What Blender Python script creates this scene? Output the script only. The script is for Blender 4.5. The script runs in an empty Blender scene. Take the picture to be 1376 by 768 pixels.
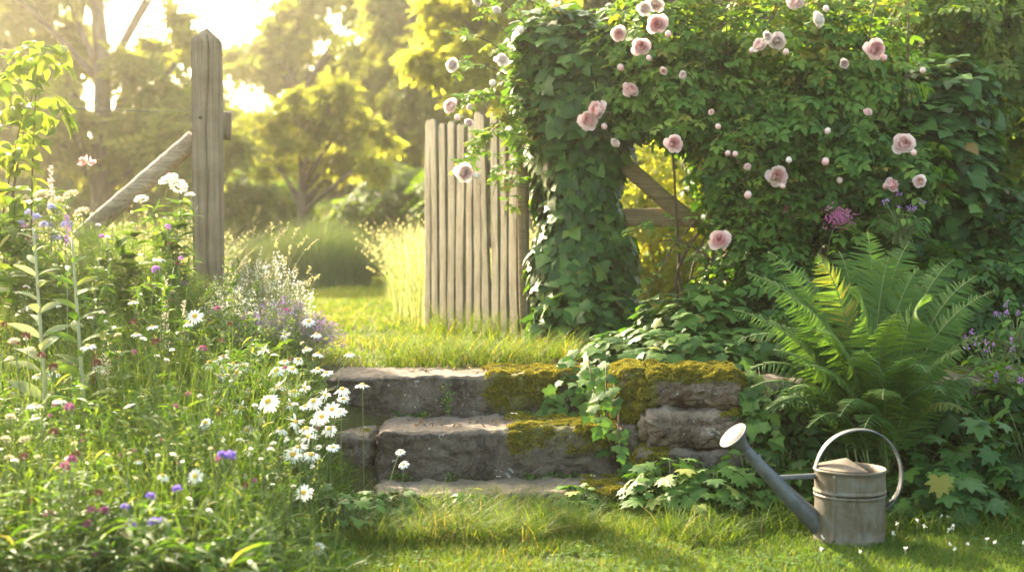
import bpy, math, random
import numpy as np
from math import radians, sin, cos, pi, tan, atan2
from mathutils import Vector
RS = np.random.RandomState(7)
random.seed(7)
scene = bpy.context.scene
COL = scene.collection

# ------------------------------------------------------------------ camera
F = 1911.0; HOR = 310.0; CAMZ = 0.99
PITCH = math.atan((384 - HOR) / F)
cd = bpy.data.cameras.new('camera'); cam = bpy.data.objects.new('camera', cd); COL.objects.link(cam)
cam.location = (0, 0, CAMZ); cam.rotation_euler = (radians(90) - PITCH, 0, 0)
cd.sensor_width = 36; cd.lens = 36 * F / 1376
cd.clip_start = 0.05; cd.clip_end = 500
cd.dof.use_dof = True; cd.dof.focus_distance = 5.4; cd.dof.aperture_fstop = 2.3
scene.camera = cam

# ------------------------------------------------------------------ light
SUN_AZ = -35.0; SUN_EL = 29.0          # azimuth from straight ahead (+y), negative = left
w = bpy.data.worlds.new('World'); scene.world = w; w.use_nodes = True
nt = w.node_tree; bg = nt.nodes['Background']
sky = nt.nodes.new('ShaderNodeTexSky'); sky.sky_type = 'NISHITA'; sky.sun_disc = False
sky.sun_elevation = radians(SUN_EL); sky.sun_rotation = radians(SUN_AZ)
sky.air_density = 1.0; sky.dust_density = 4.0; sky.ozone_density = 1.0
wm = nt.nodes.new('ShaderNodeMix'); wm.data_type = 'RGBA'; wm.blend_type = 'MULTIPLY'; wm.inputs[0].default_value = 1; wm.inputs[7].default_value = (1.0, .93, .74, 1)
nt.links.new(sky.outputs[0], wm.inputs[6]); nt.links.new(wm.outputs[2], bg.inputs[0]); bg.inputs[1].default_value = 0.15
ld = bpy.data.lights.new('sun', 'SUN'); sun = bpy.data.objects.new('sun', ld); COL.objects.link(sun)
ld.energy = 3.5; ld.angle = radians(0.6); ld.color = (1.0, 0.86, 0.62)
sd = Vector((sin(radians(SUN_AZ)) * cos(radians(SUN_EL)), cos(radians(SUN_AZ)) * cos(radians(SUN_EL)), sin(radians(SUN_EL))))
sun.rotation_euler = sd.to_track_quat('Z', 'Y').to_euler(); sun.location = sd * 30
SUNV = np.array(sd)
vs = scene.view_settings; vs.view_transform = 'Standard'; vs.look = 'None'; vs.gamma = 1; vs.exposure = 3.08
scene.cycles.max_bounces = 8; scene.cycles.transmission_bounces = 6; scene.cycles.diffuse_bounces = 4
scene.cycles.volume_bounces = 0
scene.cycles.sample_clamp_indirect = 6.0
HAZE = 0.0024

# ------------------------------------------------------------------ helpers
def W(px, py, d):
    """world point seen at photo pixel (px, py) at ground distance d"""
    x = (px - 688) / F; u = -(py - 384) / F
    fy = cos(PITCH) + u * sin(PITCH); fz = -sin(PITCH) + u * cos(PITCH)
    s = d / fy
    return np.array([x * s, d, CAMZ + fz * s])
def PXM(d): return F / d
def norm(a): return a / np.maximum(np.linalg.norm(a, axis=-1, keepdims=True), 1e-9)
def ss(a, b, x):
    t = np.clip((np.asarray(x, float) - a) / (b - a), 0, 1); return t * t * (3 - 2 * t)
def _hash(i, j, k, seed):
    n = (i * 374761393 + j * 668265263 + k * 2147483647 + seed * 1274126177).astype(np.int64) & 0xffffffff
    n = ((n ^ (n >> 13)) * 1274126177) & 0xffffffff
    n = ((n ^ (n >> 16)) * 2246822519) & 0xffffffff
    return ((n ^ (n >> 15)) & 0xffffff) / float(0xffffff)
def vn(P, sc=1.0, seed=0):
    P = np.asarray(P, float) * sc; I = np.floor(P).astype(np.int64); f = P - I; f = f * f * (3 - 2 * f)
    r = 0
    for a in (0, 1):
        for b in (0, 1):
            for c in (0, 1):
                wgt = (f[:, 0] if a else 1 - f[:, 0]) * (f[:, 1] if b else 1 - f[:, 1]) * (f[:, 2] if c else 1 - f[:, 2])
                r = r + wgt * _hash(I[:, 0] + a, I[:, 1] + b, I[:, 2] + c, seed)
    return r * 2 - 1
def fbm(P, sc=1.0, seed=0, o=4):
    r = 0; a = 1.0
    for i in range(o):
        r = r + a * vn(P, sc * 2 ** i, seed + i); a *= 0.5
    return r / 1.9
def H(x, y):
    """ground height"""
    x = np.asarray(x, float); y = np.asarray(y, float)
    left = 0.42 * ss(3.7, 6.2, y)
    mid = np.clip((y - 5.12) / 0.85, 0, 1) * 0.41
    right = 0.42 * ss(5.42, 5.62, y)
    a = ss(-0.80, -0.52, x); b = ss(0.36, 0.50, x)
    h = left * (1 - a) + mid * a * (1 - b) + right * b
    P = np.stack([x.ravel(), y.ravel(), 0 * x.ravel()], -1)
    n = vn(P, 1.3, 3).reshape(x.shape) * 0.016 * ss(6.1, 7, y) + vn(P, 2.1, 4).reshape(x.shape) * 0.008
    return h + n + 0.10 * ss(16, 45, y) * 3

class MB:
    def __init__(s): s.V = []; s.R = []; s.T = []; s.F = {3: [], 4: []}; s.M = {3: [], 4: []}; s.n = 0
    def add(s, v, faces, rnd=0.5, t=0.0, m=0):
        v = np.asarray(v, float).reshape(-1, 3); n = len(v)
        if n == 0: return s
        s.V.append(v); s.R.append(np.broadcast_to(np.asarray(rnd, float), (n,))); s.T.append(np.broadcast_to(np.asarray(t, float), (n,)))
        for f in faces:
            f = np.asarray(f, np.int64)
            if f.size == 0: continue
            k = f.shape[1]; s.F[k].append(f + s.n); s.M[k].append(np.broadcast_to(np.asarray(m, np.int64), (len(f),)))
        s.n += n; return s
    def build(s, name, mats, parent=None, smooth=True):
        V = np.concatenate(s.V)
        if parent is not None:
            o = parent; off = Vector((0, 0, 0))
            while o is not None: off += o.location; o = o.parent
            V = V - np.array(off)
        me = bpy.data.meshes.new(name)
        me.vertices.add(len(V)); me.vertices.foreach_set('co', V.astype(np.float32).ravel())
        fs = []; st = []; mi = []; pos = 0
        for k in (3, 4):
            if s.F[k]:
                f = np.concatenate(s.F[k]); fs.append(f.ravel()); st.append(pos + k * np.arange(len(f))); pos += f.size
                mi.append(np.concatenate(s.M[k]))
        fs = np.concatenate(fs); st = np.concatenate(st); mi = np.concatenate(mi)
        me.loops.add(len(fs)); me.loops.foreach_set('vertex_index', fs.astype(np.int32))
        me.polygons.add(len(st)); me.polygons.foreach_set('loop_start', st.astype(np.int32))
        me.polygons.foreach_set('material_index', mi.astype(np.int32))
        me.polygons.foreach_set('use_smooth', np.full(len(st), smooth, bool))
        for an, arr in (('rnd', s.R), ('t', s.T)):
            at = me.attributes.new(an, 'FLOAT', 'POINT'); at.data.foreach_set('value', np.concatenate(arr).astype(np.float32))
        me.update(calc_edges=True)
        for m in (mats if isinstance(mats, (list, tuple)) else [mats]): me.materials.append(m)
        ob = bpy.data.objects.new(name, me); COL.objects.link(ob)
        if parent is not None: ob.parent = parent
        return ob
def tag(o, label, cat, group=None, kind=None):
    if label: o['label'] = label
    if cat: o['category'] = cat
    if group: o['group'] = group
    if kind: o['kind'] = kind
    return o
def thing(name, label, cat, loc, group=None):
    o = bpy.data.objects.new(name, None); COL.objects.link(o); o.location = Vector([float(a) for a in loc])
    o.empty_display_size = 0.1
    return tag(o, label, cat, group)
def dup(root, loc, rotz=0.0, label=None, scale=None, group=None):
    r = root.copy(); COL.objects.link(r); r.location = Vector([float(a) for a in loc]); r.rotation_euler = (0, 0, rotz)
    if scale: r.scale = (scale, scale, scale)
    if label: r['label'] = label
    if group: r['group'] = group
    for ch in list(root.children):
        c = ch.copy(); COL.objects.link(c); c.parent = r
        for g in list(ch.children):
            d = g.copy(); COL.objects.link(d); d.parent = c
    return r
# --- shapes
def tube(mb, pts, rad, sides=6, rnd=0.5, m=0, cap=True):
    pts = np.asarray(pts, float); n = len(pts); rad = np.broadcast_to(np.asarray(rad, float), (n,))
    tg = norm(np.gradient(pts, axis=0)); ref = np.array([0.0, 0, 1]) if abs(tg[0, 2]) < 0.9 else np.array([1.0, 0, 0])
    a = norm(np.cross(tg, ref)); b = np.cross(tg, a)
    an = np.linspace(0, 2 * pi, sides, endpoint=False)
    v = pts[:, None] + rad[:, None, None] * (np.cos(an)[None, :, None] * a[:, None] + np.sin(an)[None, :, None] * b[:, None])
    i = np.arange(n - 1)[:, None] * sides; j = np.arange(sides)[None]; j2 = (j + 1) % sides
    q = np.stack([i + j, i + j2, i + sides + j2, i + sides + j], -1).reshape(-1, 4)
    vv = v.reshape(-1, 3); t = np.repeat(np.linspace(0, 1, n), sides); fl = [q]
    if cap:
        vv = np.concatenate([vv, pts[:1], pts[-1:]]); t = np.concatenate([t, [0, 1]]); c0 = n * sides; k = np.arange(sides)
        fl.append(np.stack([np.full(sides, c0), (k + 1) % sides, k], -1))
        e = (n - 1) * sides; fl.append(np.stack([np.full(sides, c0 + 1), e + k, e + (k + 1) % sides], -1))
    mb.add(vv, fl, rnd, t, m)
def bez(p0, p1, p2, n=10):
    t = np.linspace(0, 1, n)[:, None]; p0, p1, p2 = (np.asarray(p, float) for p in (p0, p1, p2))
    return (1 - t) ** 2 * p0 + 2 * t * (1 - t) * p1 + t * t * p2
def lathe(mb, prof, c=(0, 0, 0), sides=40, rnd=0.5, m=0, axis=None):
    """prof: (r, z) pairs"""
    prof = np.asarray(prof, float); n = len(prof); an = np.linspace(0, 2 * pi, sides, endpoint=False)
    v = np.stack([prof[:, 0, None] * np.cos(an), prof[:, 0, None] * np.sin(an), np.repeat(prof[:, 1, None], sides, 1)], -1).reshape(-1, 3)
    if axis is not None:
        z = norm(np.asarray(axis, float)); x = norm(np.cross(z, [0, 1, 0.01])); y = np.cross(z, x)
        v = v[:, :1] * x + v[:, 1:2] * y + v[:, 2:] * z
    v = v + np.asarray(c, float)
    i = np.arange(n - 1)[:, None] * sides; j = np.arange(sides)[None]; j2 = (j + 1) % sides
    q = np.stack([i + j, i + j2, i + sides + j2, i + sides + j], -1).reshape(-1, 4)
    mb.add(v, [q], rnd, np.repeat(np.linspace(0, 1, n), sides), m)
def scatter(mb, tpl, pos, fwd, nrm, scale, rnd, m=0):
    v, faces, t = tpl; pos = np.asarray(pos, float); N = len(pos)
    if N == 0: return
    f = norm(np.asarray(fwd, float)); x = norm(np.cross(f, nrm)); z = np.cross(x, f)
    s = np.broadcast_to(np.asarray(scale, float), (N,))[:, None, None]
    out = pos[:, None] + s * (v[None, :, :1] * x[:, None] + v[None, :, 1:2] * f[:, None] + v[None, :, 2:] * z[:, None])
    off = (np.arange(N) * len(v))[:, None, None]
    fl = [(np.asarray(g)[None] + off).reshape(-1, np.asarray(g).shape[1]) for g in faces]
    mb.add(out.reshape(-1, 3), fl, np.repeat(np.broadcast_to(np.asarray(rnd, float), (N,)), len(v)), np.tile(t, N), m)
def blades(mb, P, h, wd, lean, rnd, segs=3, m=0, az=None, curl=1.9):
    P = np.asarray(P, float); N = len(P)
    if N == 0: return
    h = np.broadcast_to(h, (N,)).astype(float); wd = np.broadcast_to(wd, (N,)).astype(float); lean = np.broadcast_to(lean, (N,)).astype(float)
    th = RS.uniform(0, 2 * pi, N) if az is None else az
    d = np.stack([np.cos(th), np.sin(th), 0 * th], -1); ph = th + pi / 2 + RS.normal(0, .6, N); side = np.stack([np.cos(ph), np.sin(ph), 0 * ph], -1)
    ts = np.linspace(0, 1, segs + 1); rows = []
    for t in ts:
        c = P + d * (lean * h * t ** curl)[:, None]; c[:, 2] += h * t * (1 - 0.35 * np.minimum(lean, 1.6) * t)
        ww = (wd * (1 - t ** 1.6) * .5 + wd * .03)[:, None] * side
        rows += [c - ww, c + ww]
    v = np.stack(rows, 1); k = 2 * (segs + 1); off = (np.arange(N) * k)[:, None, None]
    q = np.array([[2 * i, 2 * i + 1, 2 * i + 3, 2 * i + 2] for i in range(segs)])
    mb.add(v.reshape(-1, 3), [(q[None] + off).reshape(-1, 4)], np.repeat(np.broadcast_to(rnd, (N,)), k), np.tile(np.repeat(ts, 2), N), m)
# --- leaf templates: base at origin, tip at +y, normal +z
def t_oval(wd=.5, fold=.18, droop=.25, rows=5, p=1.0):
    ts = np.linspace(0, 1, rows); v = []; tt = []
    for t in ts:
        hw = max(wd * .5 * (sin(pi * min(1, t ** p * .93 + .05))), .012); z = -droop * t * t
        v += [(-hw, t, z + fold * hw * 2), (0, t, z), (hw, t, z + fold * hw * 2)]; tt += [1, 0, 1]
    q = []
    for i in range(rows - 1):
        for j in (0, 1): q.append((3 * i + j, 3 * i + j + 1, 3 * i + j + 4, 3 * i + j + 3))
    return np.array(v), [np.array(q)], np.array(tt, float)
def t_fan(outline, c, bend=.25):
    o = list(outline) + [(-x, y) for x, y in reversed(outline[1:-1])]
    v = [(c[0], c[1], 0.03)] + [(x, y, -bend * (x * x + (y - .35) ** 2) + .10 * abs(x)) for x, y in o]; n = len(o)
    f = [(0, 1 + i, 1 + (i + 1) % n) for i in range(n)]
    f = [(a, c2, b) for a, b, c2 in f]
    return np.array(v), [np.array(f)], np.array([0.0] + [1.0] * n)
IVY = t_fan([(0, .03), (.2, -.1), (.42, .02), (.36, .2), (.56, .46), (.28, .55), (.2, .75), (0, 1)], (0, .3), .35)
IVY2 = t_fan([(0, .0), (.28, -.08), (.46, .15), (.42, .4), (.26, .68), (0, 1)], (0, .3), .4)
LOBED = t_fan([(0, .05), (.18, -.12), (.5, -.05), (.38, .15), (.68, .4), (.36, .42), (.46, .78), (.18, .68), (.1, .9), (0, 1.02)], (0, .28), .3)
OVAL = t_oval(.55, .2, .22); LANCE = t_oval(.2, .25, .45, 6); BROAD = t_oval(.72, .16, .2); TINY = t_oval(.6, .2, .1, 3)
def combine(parts):
    V = []; T = []; Fs = {}; n = 0
    for (v, fs, t), pos, ang, sc, roll in parts:
        c, s = cos(ang), sin(ang); v2 = v * sc
        v2 = np.stack([v2[:, 0] * c + v2[:, 1] * s, -v2[:, 0] * s + v2[:, 1] * c, v2[:, 2] + roll * v2[:, 0]], -1) + np.array(pos)
        V.append(v2); T.append(t)
        for f in fs: Fs.setdefault(f.shape[1], []).append(f + n)
        n += len(v)
    return np.concatenate(V), [np.concatenate(Fs[k]) for k in Fs], np.concatenate(T)
_lf = t_oval(.62, .2, .25, 4)
ROSELEAF = combine([(_lf, (0, .55, -.05), 0, .5, 0), (_lf, (0, .52, -.04), 1.1, .42, 0), (_lf, (0, .52, -.04), -1.1, .42, 0), (_lf, (0, .24, 0), 1.25, .36, 0), (_lf, (0, .24, 0), -1.25, .36, 0)])
_tf = t_oval(.6, .2, .3, 3)
SPRAY = combine([(_tf, (0, .12 * i, -.02 * i * i / 4), (1.0 if i % 2 else -1.0) * (1 - i * .08), .45 - .03 * i, 0) for i in range(7)] + [(_tf, (0, .8, -.2), 0, .35, 0)])
# --- point sets
def rdir(n):
    return norm(RS.normal(size=(n, 3)))
def blob(c, r, n, shell=.45):
    d = rdir(n); k = RS.uniform(shell ** 3, 1, n) ** (1 / 3.0)
    lump = 1 + .22 * vn(d * 2.3 + np.array(c)[None], 1.0, 11)
    return np.asarray(c) + d * (k * lump)[:, None] * np.asarray(r), d
def leafdirs(d, up=.5, rand=.6, droop=.4):
    n = len(d); nrm = norm(d * .7 + np.array([0, 0, up]) + rdir(n) * rand)
    fw = d + rdir(n) * 1.0 + np.array([0, 0, -droop]); fw = fw - nrm * np.sum(fw * nrm, 1, keepdims=True)
    return norm(fw), nrm
# ------------------------------------------------------------------ materials
def mat(name):
    m = bpy.data.materials.new(name); m.use_nodes = True; n = m.node_tree.nodes; n.clear()
    out = n.new('ShaderNodeOutputMaterial'); return m, m.node_tree, n, m.node_tree.links, out
def ramp(n, stops):
    r = n.new('ShaderNodeValToRGB'); e = r.color_ramp.elements
    while len(e) < len(stops): e.new(.5)
    for el, (p, c) in zip(e, stops): el.position = p; el.color = (*c, 1)
    return r
def leafmat(name, stops, trans=.4, tint=(1.25, 1.15, .5), rough=.45, spec=.35, vein=0.0):
    """stops: colours over the leaf's own random number"""
    m, t, n, l, out = mat(name)
    a = n.new('ShaderNodeAttribute'); a.attribute_name = 'rnd'; r = ramp(n, stops); l.new(a.outputs['Fac'], r.inputs[0]); col = r.outputs[0]
    if vein:
        a2 = n.new('ShaderNodeAttribute'); a2.attribute_name = 't'
        rr = ramp(n, [(0, (1 + vein,) * 3), (.25, (1, 1, 1)), (1, (.92, .92, .92))]); l.new(a2.outputs['Fac'], rr.inputs[0])
        mx = n.new('ShaderNodeMix'); mx.data_type = 'RGBA'; mx.blend_type = 'MULTIPLY'; mx.inputs[0].default_value = 1
        l.new(col, mx.inputs[6]); l.new(rr.outputs[0], mx.inputs[7]); col = mx.outputs[2]
    p = n.new('ShaderNodeBsdfPrincipled'); p.inputs['Roughness'].default_value = rough + .12; p.inputs['Specular IOR Level'].default_value = spec * .45
    l.new(col, p.inputs['Base Color'])
    mt = n.new('ShaderNodeMix'); mt.data_type = 'RGBA'; mt.blend_type = 'MULTIPLY'; mt.inputs[0].default_value = 1; mt.inputs[7].default_value = (*tint, 1)
    l.new(col, mt.inputs[6]); tr = n.new('ShaderNodeBsdfTranslucent'); l.new(mt.outputs[2], tr.inputs[0])
    ms = n.new('ShaderNodeMixShader'); ms.inputs[0].default_value = trans; l.new(p.outputs[0], ms.inputs[1]); l.new(tr.outputs[0], ms.inputs[2]); l.new(ms.outputs[0], out.inputs[0])
    return m
def simplemat(name, col, rough=.6, metallic=0, spec=.4, trans=0):
    m, t, n, l, out = mat(name)
    p = n.new('ShaderNodeBsdfPrincipled'); p.inputs['Base Color'].default_value = (*col, 1); p.inputs['Roughness'].default_value = rough
    p.inputs['Metallic'].default_value = metallic; p.inputs['Specular IOR Level'].default_value = spec
    if trans:
        tr = n.new('ShaderNodeBsdfTranslucent'); tr.inputs[0].default_value = (*col, 1); ms = n.new('ShaderNodeMixShader'); ms.inputs[0].default_value = trans
        l.new(p.outputs[0], ms.inputs[1]); l.new(tr.outputs[0], ms.inputs[2]); l.new(ms.outputs[0], out.inputs[0])
    else: l.new(p.outputs[0], out.inputs[0])
    return m
def noisetex(n, l, scale, detail=6, rough=.6, vec=None, dist=0):
    t = n.new('ShaderNodeTexNoise'); t.inputs['Scale'].default_value = scale; t.inputs['Detail'].default_value = detail; t.inputs['Roughness'].default_value = rough; t.inputs['Distortion'].default_value = dist
    if vec is not None: l.new(vec, t.inputs['Vector'])
    return t
def mixc(n, l, fac, a, b, mode='MIX'):
    x = n.new('ShaderNodeMix'); x.data_type = 'RGBA'; x.blend_type = mode
    for s, k in ((fac, 0), (a, 6), (b, 7)):
        if hasattr(s, 'links'): l.new(s, x.inputs[k])
        elif k == 0: x.inputs[0].default_value = s
        else: x.inputs[k].default_value = (*s, 1)
    return x.outputs[2]
def woodmat(name, cols, axis=2, scale=1.0, green=.0):
    m, t, n, l, out = mat(name)
    g = n.new('ShaderNodeNewGeometry'); mp = n.new('ShaderNodeMapping'); tc = n.new('ShaderNodeTexCoord')
    sc = [110 * scale] * 3; sc[axis] = 2.2 * scale; mp.inputs['Scale'].default_value = sc; l.new(tc.outputs['Object'], mp.inputs[0])
    a = noisetex(n, l, 1.0, 8, .65, mp.outputs[0], .3); r = ramp(n, [(.28, cols[0]), (.5, cols[1]), (.72, cols[2])]); l.new(a.outputs[0], r.inputs[0])
    b = noisetex(n, l, 5.0, 4, .6, tc.outputs['Object']); r2 = ramp(n, [(.35, (.72, .68, .6)), (.65, (1.12, 1.1, 1.06))]); l.new(b.outputs[0], r2.inputs[0])
    c = mixc(n, l, 1, r.outputs[0], r2.outputs[0], 'MULTIPLY')
    if green:
        d = noisetex(n, l, 9.0, 5, .7, tc.outputs['Object']); r3 = ramp(n, [(.5, (0, 0, 0)), (.7, (green,) * 3)]); l.new(d.outputs[0], r3.inputs[0]); c = mixc(n, l, r3.outputs[0], c, (.13, .15, .06))
    p = n.new('ShaderNodeBsdfPrincipled'); p.inputs['Roughness'].default_value = .85; p.inputs['Specular IOR Level'].default_value = .2; l.new(c, p.inputs['Base Color'])
    bp = n.new('ShaderNodeBump'); bp.inputs['Strength'].default_value = .6; bp.inputs['Distance'].default_value = .006; l.new(a.outputs[0], bp.inputs['Height']); l.new(bp.outputs[0], p.inputs['Normal'])
    l.new(p.outputs[0], out.inputs[0]); return m
def barkmat(name, c0, c1):
    m, t, n, l, out = mat(name); tc = n.new('ShaderNodeTexCoord'); mp = n.new('ShaderNodeMapping'); mp.inputs['Scale'].default_value = (14, 14, 4); l.new(tc.outputs['Object'], mp.inputs[0])
    a = noisetex(n, l, 1, 7, .7, mp.outputs[0]); r = ramp(n, [(.35, c0), (.65, c1)]); l.new(a.outputs[0], r.inputs[0])
    p = n.new('ShaderNodeBsdfPrincipled'); p.inputs['Roughness'].default_value = .9; l.new(r.outputs[0], p.inputs['Base Color'])
    bp = n.new('ShaderNodeBump'); bp.inputs['Distance'].default_value = .02; l.new(a.outputs[0], bp.inputs['Height']); l.new(bp.outputs[0], p.inputs['Normal']); l.new(p.outputs[0], out.inputs[0]); return m
def stonemat(name, warm=0.0):
    m, t, n, l, out = mat(name); tc = n.new('ShaderNodeTexCoord'); v = tc.outputs['Object']
    a = noisetex(n, l, 7, 10, .68, v, .4); r = ramp(n, [(.3, (.028 + warm * .03, .022 + warm * .015, .017 + warm * .005)), (.47, (.075 + warm * .06, .06 + warm * .035, .047 + warm * .02)), (.62, (.12 + warm * .10, .10 + warm * .07, .08 + warm * .05)), (.75, (.22 + warm * .08, .19 + warm * .06, .155 + warm * .04))]); l.new(a.outputs[0], r.inputs[0])
    b = noisetex(n, l, 90, 4, .7, v); r2 = ramp(n, [(.3, (.7, .7, .7)), (.7, (1.25, 1.22, 1.18))]); l.new(b.outputs[0], r2.inputs[0]); c = mixc(n, l, 1, r.outputs[0], r2.outputs[0], 'MULTIPLY')
    li = noisetex(n, l, 13, 6, .75, v, .8); r3 = ramp(n, [(.63, (0, 0, 0)), (.66, (.7,) * 3)]); l.new(li.outputs[0], r3.inputs[0]); c = mixc(n, l, r3.outputs[0], c, (.33, .33, .29))
    l2 = noisetex(n, l, 34, 3, .6, v); r4 = ramp(n, [(.68, (0, 0, 0)), (.71, (.8,) * 3)]); l.new(l2.outputs[0], r4.inputs[0]); c = mixc(n, l, r4.outputs[0], c, (.36, .35, .31))
    cr = noisetex(n, l, 4.5, 9, .62, v, 1.2); r5 = ramp(n, [(.475, (1, 1, 1)), (.497, (.3,) * 3), (.52, (1, 1, 1))]); l.new(cr.outputs[0], r5.inputs[0]); c = mixc(n, l, .8, c, r5.outputs[0], 'MULTIPLY')
    # up-facing faces mix towards a paler brown
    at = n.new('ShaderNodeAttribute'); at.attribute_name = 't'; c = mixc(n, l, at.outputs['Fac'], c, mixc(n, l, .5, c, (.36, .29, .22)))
    am = n.new('ShaderNodeAttribute'); am.attribute_name = 'rnd'
    mn = noisetex(n, l, 55, 6, .7, v); ms = n.new('ShaderNodeMath'); ms.operation = 'MULTIPLY_ADD'; l.new(mn.outputs[0], ms.inputs[0]); ms.inputs[1].default_value = .9; ms.inputs[2].default_value = -.45
    ad = n.new('ShaderNodeMath'); l.new(am.outputs['Fac'], ad.inputs[0]); l.new(ms.outputs[0], ad.inputs[1]); rm = ramp(n, [(.35, (0, 0, 0)), (.62, (1, 1, 1))]); l.new(ad.outputs[0], rm.inputs[0])
    mc = ramp(n, [(.3, (.045, .042, .012)), (.55, (.10, .095, .02)), (.75, (.19, .16, .03))]); l.new(mn.outputs[0], mc.inputs[0]); c = mixc(n, l, rm.outputs[0], c, mc.outputs[0])
    p = n.new('ShaderNodeBsdfPrincipled'); p.inputs['Roughness'].default_value = .92; p.inputs['Specular IOR Level'].default_value = .2; l.new(c, p.inputs['Base Color'])
    hb = n.new('ShaderNodeMath'); hb.operation = 'MULTIPLY_ADD'; l.new(b.outputs[0], hb.inputs[0]); hb.inputs[1].default_value = .35; l.new(a.outputs[0], hb.inputs[2])
    bp = n.new('ShaderNodeBump'); bp.inputs['Strength'].default_value = 1.0; bp.inputs['Distance'].default_value = .02; l.new(hb.outputs[0], bp.inputs['Height']); l.new(bp.outputs[0], p.inputs['Normal'])
    l.new(p.outputs[0], out.inputs[0]); return m
M = {}
M['ivy'] = leafmat('ivy_leaf', [(0, (.02, .05, .013)), (.45, (.042, .10, .022)), (.75, (.09, .17, .032)), (.96, (.13, .20, .04)), (1, (.22, .09, .03))], .3, (1.4, 1.5, .4), .38, .5, .3)
M['ivylit'] = leafmat('ground_ivy_leaf_lit', [(0, (.03, .075, .018)), (.5, (.06, .13, .025)), (.9, (.11, .19, .035)), (1, (.20, .22, .05))], .35, (1.3, 1.4, .4), .42, .4, .2)  # brighter copy of the ivy greens, lit look put into the colour
M['rose'] = leafmat('rose_leaf', [(0, (.022, .06, .013)), (.4, (.06, .135, .024)), (.75, (.13, .22, .036)), (.97, (.17, .22, .04)), (1, (.22, .2, .04))], .4, (1.5, 1.5, .4), .42, .4)
M['shrub'] = leafmat('shrub_leaf', [(0, (.05, .09, .02)), (.5, (.09, .15, .03)), (1, (.17, .2, .045))], .5, (1.7, 1.6, .4), .45, .35)
M['grass'] = leafmat('lawn_blade', [(0, (.04, .08, .014)), (.5, (.075, .13, .02)), (.85, (.13, .175, .03)), (1, (.26, .21, .08))], .45, (1.5, 1.4, .4), .5, .3)
M['meadow'] = leafmat('meadow_blade', [(0, (.08, .12, .03)), (.5, (.16, .2, .08)), (.8, (.28, .28, .17)), (1, (.42, .38, .28))], .5, (1.25, 1.2, .65), .55, .3)
M['bed'] = leafmat('bed_leaf', [(0, (.035, .08, .014)), (.45, (.06, .118, .02)), (.8, (.105, .165, .033)), (.97, (.18, .2, .07)), (1, (.26, .22, .10))], .42, (1.5, 1.5, .4), .45, .35)
M['fern'] = leafmat('fern_pinna', [(0, (.03, .075, .02)), (.5, (.055, .115, .028)), (.85, (.09, .15, .03)), (1, (.2, .18, .03))], .4, (1.5, 1.5, .4), .5, .3)
M['fennel'] = leafmat('feathery_leaf', [(0, (.04, .09, .03)), (1, (.12, .17, .05))], .45, (1.5, 1.5, .4), .5, .3)
M['silver'] = leafmat('silvery_leaf', [(0, (.12, .17, .10)), (1, (.26, .3, .19))], .4, (1.3, 1.2, .6), .7, .2)
M['tree'] = leafmat('tree_leaf', [(0, (.10, .13, .03)), (.5, (.16, .19, .045)), (1, (.26, .26, .08))], .62, (1.9, 1.75, .6), .5, .3)
M['treey'] = leafmat('tree_leaf_yellow', [(0, (.16, .19, .035)), (.5, (.25, .27, .05)), (1, (.36, .34, .08))], .68, (1.7, 1.6, .6), .5, .3)
M['darkwood'] = leafmat('wood_leaf', [(0, (.035, .05, .016)), (.6, (.06, .075, .02)), (1, (.10, .11, .03))], .45, (1.7, 1.5, .4), .5, .3)
M['bluegreen'] = leafmat('bush_blade', [(0, (.14, .2, .09)), (1, (.28, .33, .17))], .55, (1.3, 1.25, .5), .55, .3)
M['stem'] = simplemat('green_stem', (.10, .14, .04), .6)
M['palestem'] = simplemat('pale_stem', (.28, .29, .17), .7)
M['cane'] = simplemat('brown_cane', (.09, .055, .03), .75)
M['white'] = simplemat('white_petal', (.8, .78, .70), .6, 0, .3, .35)
M['cream'] = simplemat('cream_floret', (.62, .53, .36), .7, 0, .3, .3)
M['yellow'] = simplemat('yellow_disc', (.62, .36, .03), .7)
M['clover'] = simplemat('pink_clover', (.36, .10, .22), .7, 0, .3, .25)
M['rust'] = simplemat('rust_clover', (.22, .08, .05), .8)
M['violet'] = simplemat('violet_petal', (.30, .20, .62), .65, 0, .3, .3)
M['mauve'] = simplemat('mauve_petal', (.42, .2, .5), .65, 0, .3, .3)
M['bluish'] = simplemat('bluish_petal', (.36, .36, .62), .65, 0, .3, .3)
M['pinkp'] = simplemat('pink_petal', (.72, .42, .40), .65, 0, .3, .3)
M['post'] = woodmat('weathered_oak', [(.095, .073, .05), (.17, .135, .098), (.25, .205, .155)])
M['picket'] = woodmat('weathered_picket', [(.075, .064, .045), (.155, .138, .10), (.25, .225, .17)], green=.45)
M['log'] = woodmat('weathered_log', [(.09, .068, .048), (.22, .175, .13), (.33, .275, .21)], 0)
M['rail'] = woodmat('mossy_rail', [(.10, .072, .042), (.21, .155, .09), (.30, .23, .14)], 0, green=.5)
M['bark'] = barkmat('brown_bark', (.05, .035, .025), (.14, .10, .07))
M['stone'] = stonemat('gritstone'); M['warmstone'] = stonemat('warm_gritstone', .9)
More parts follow.
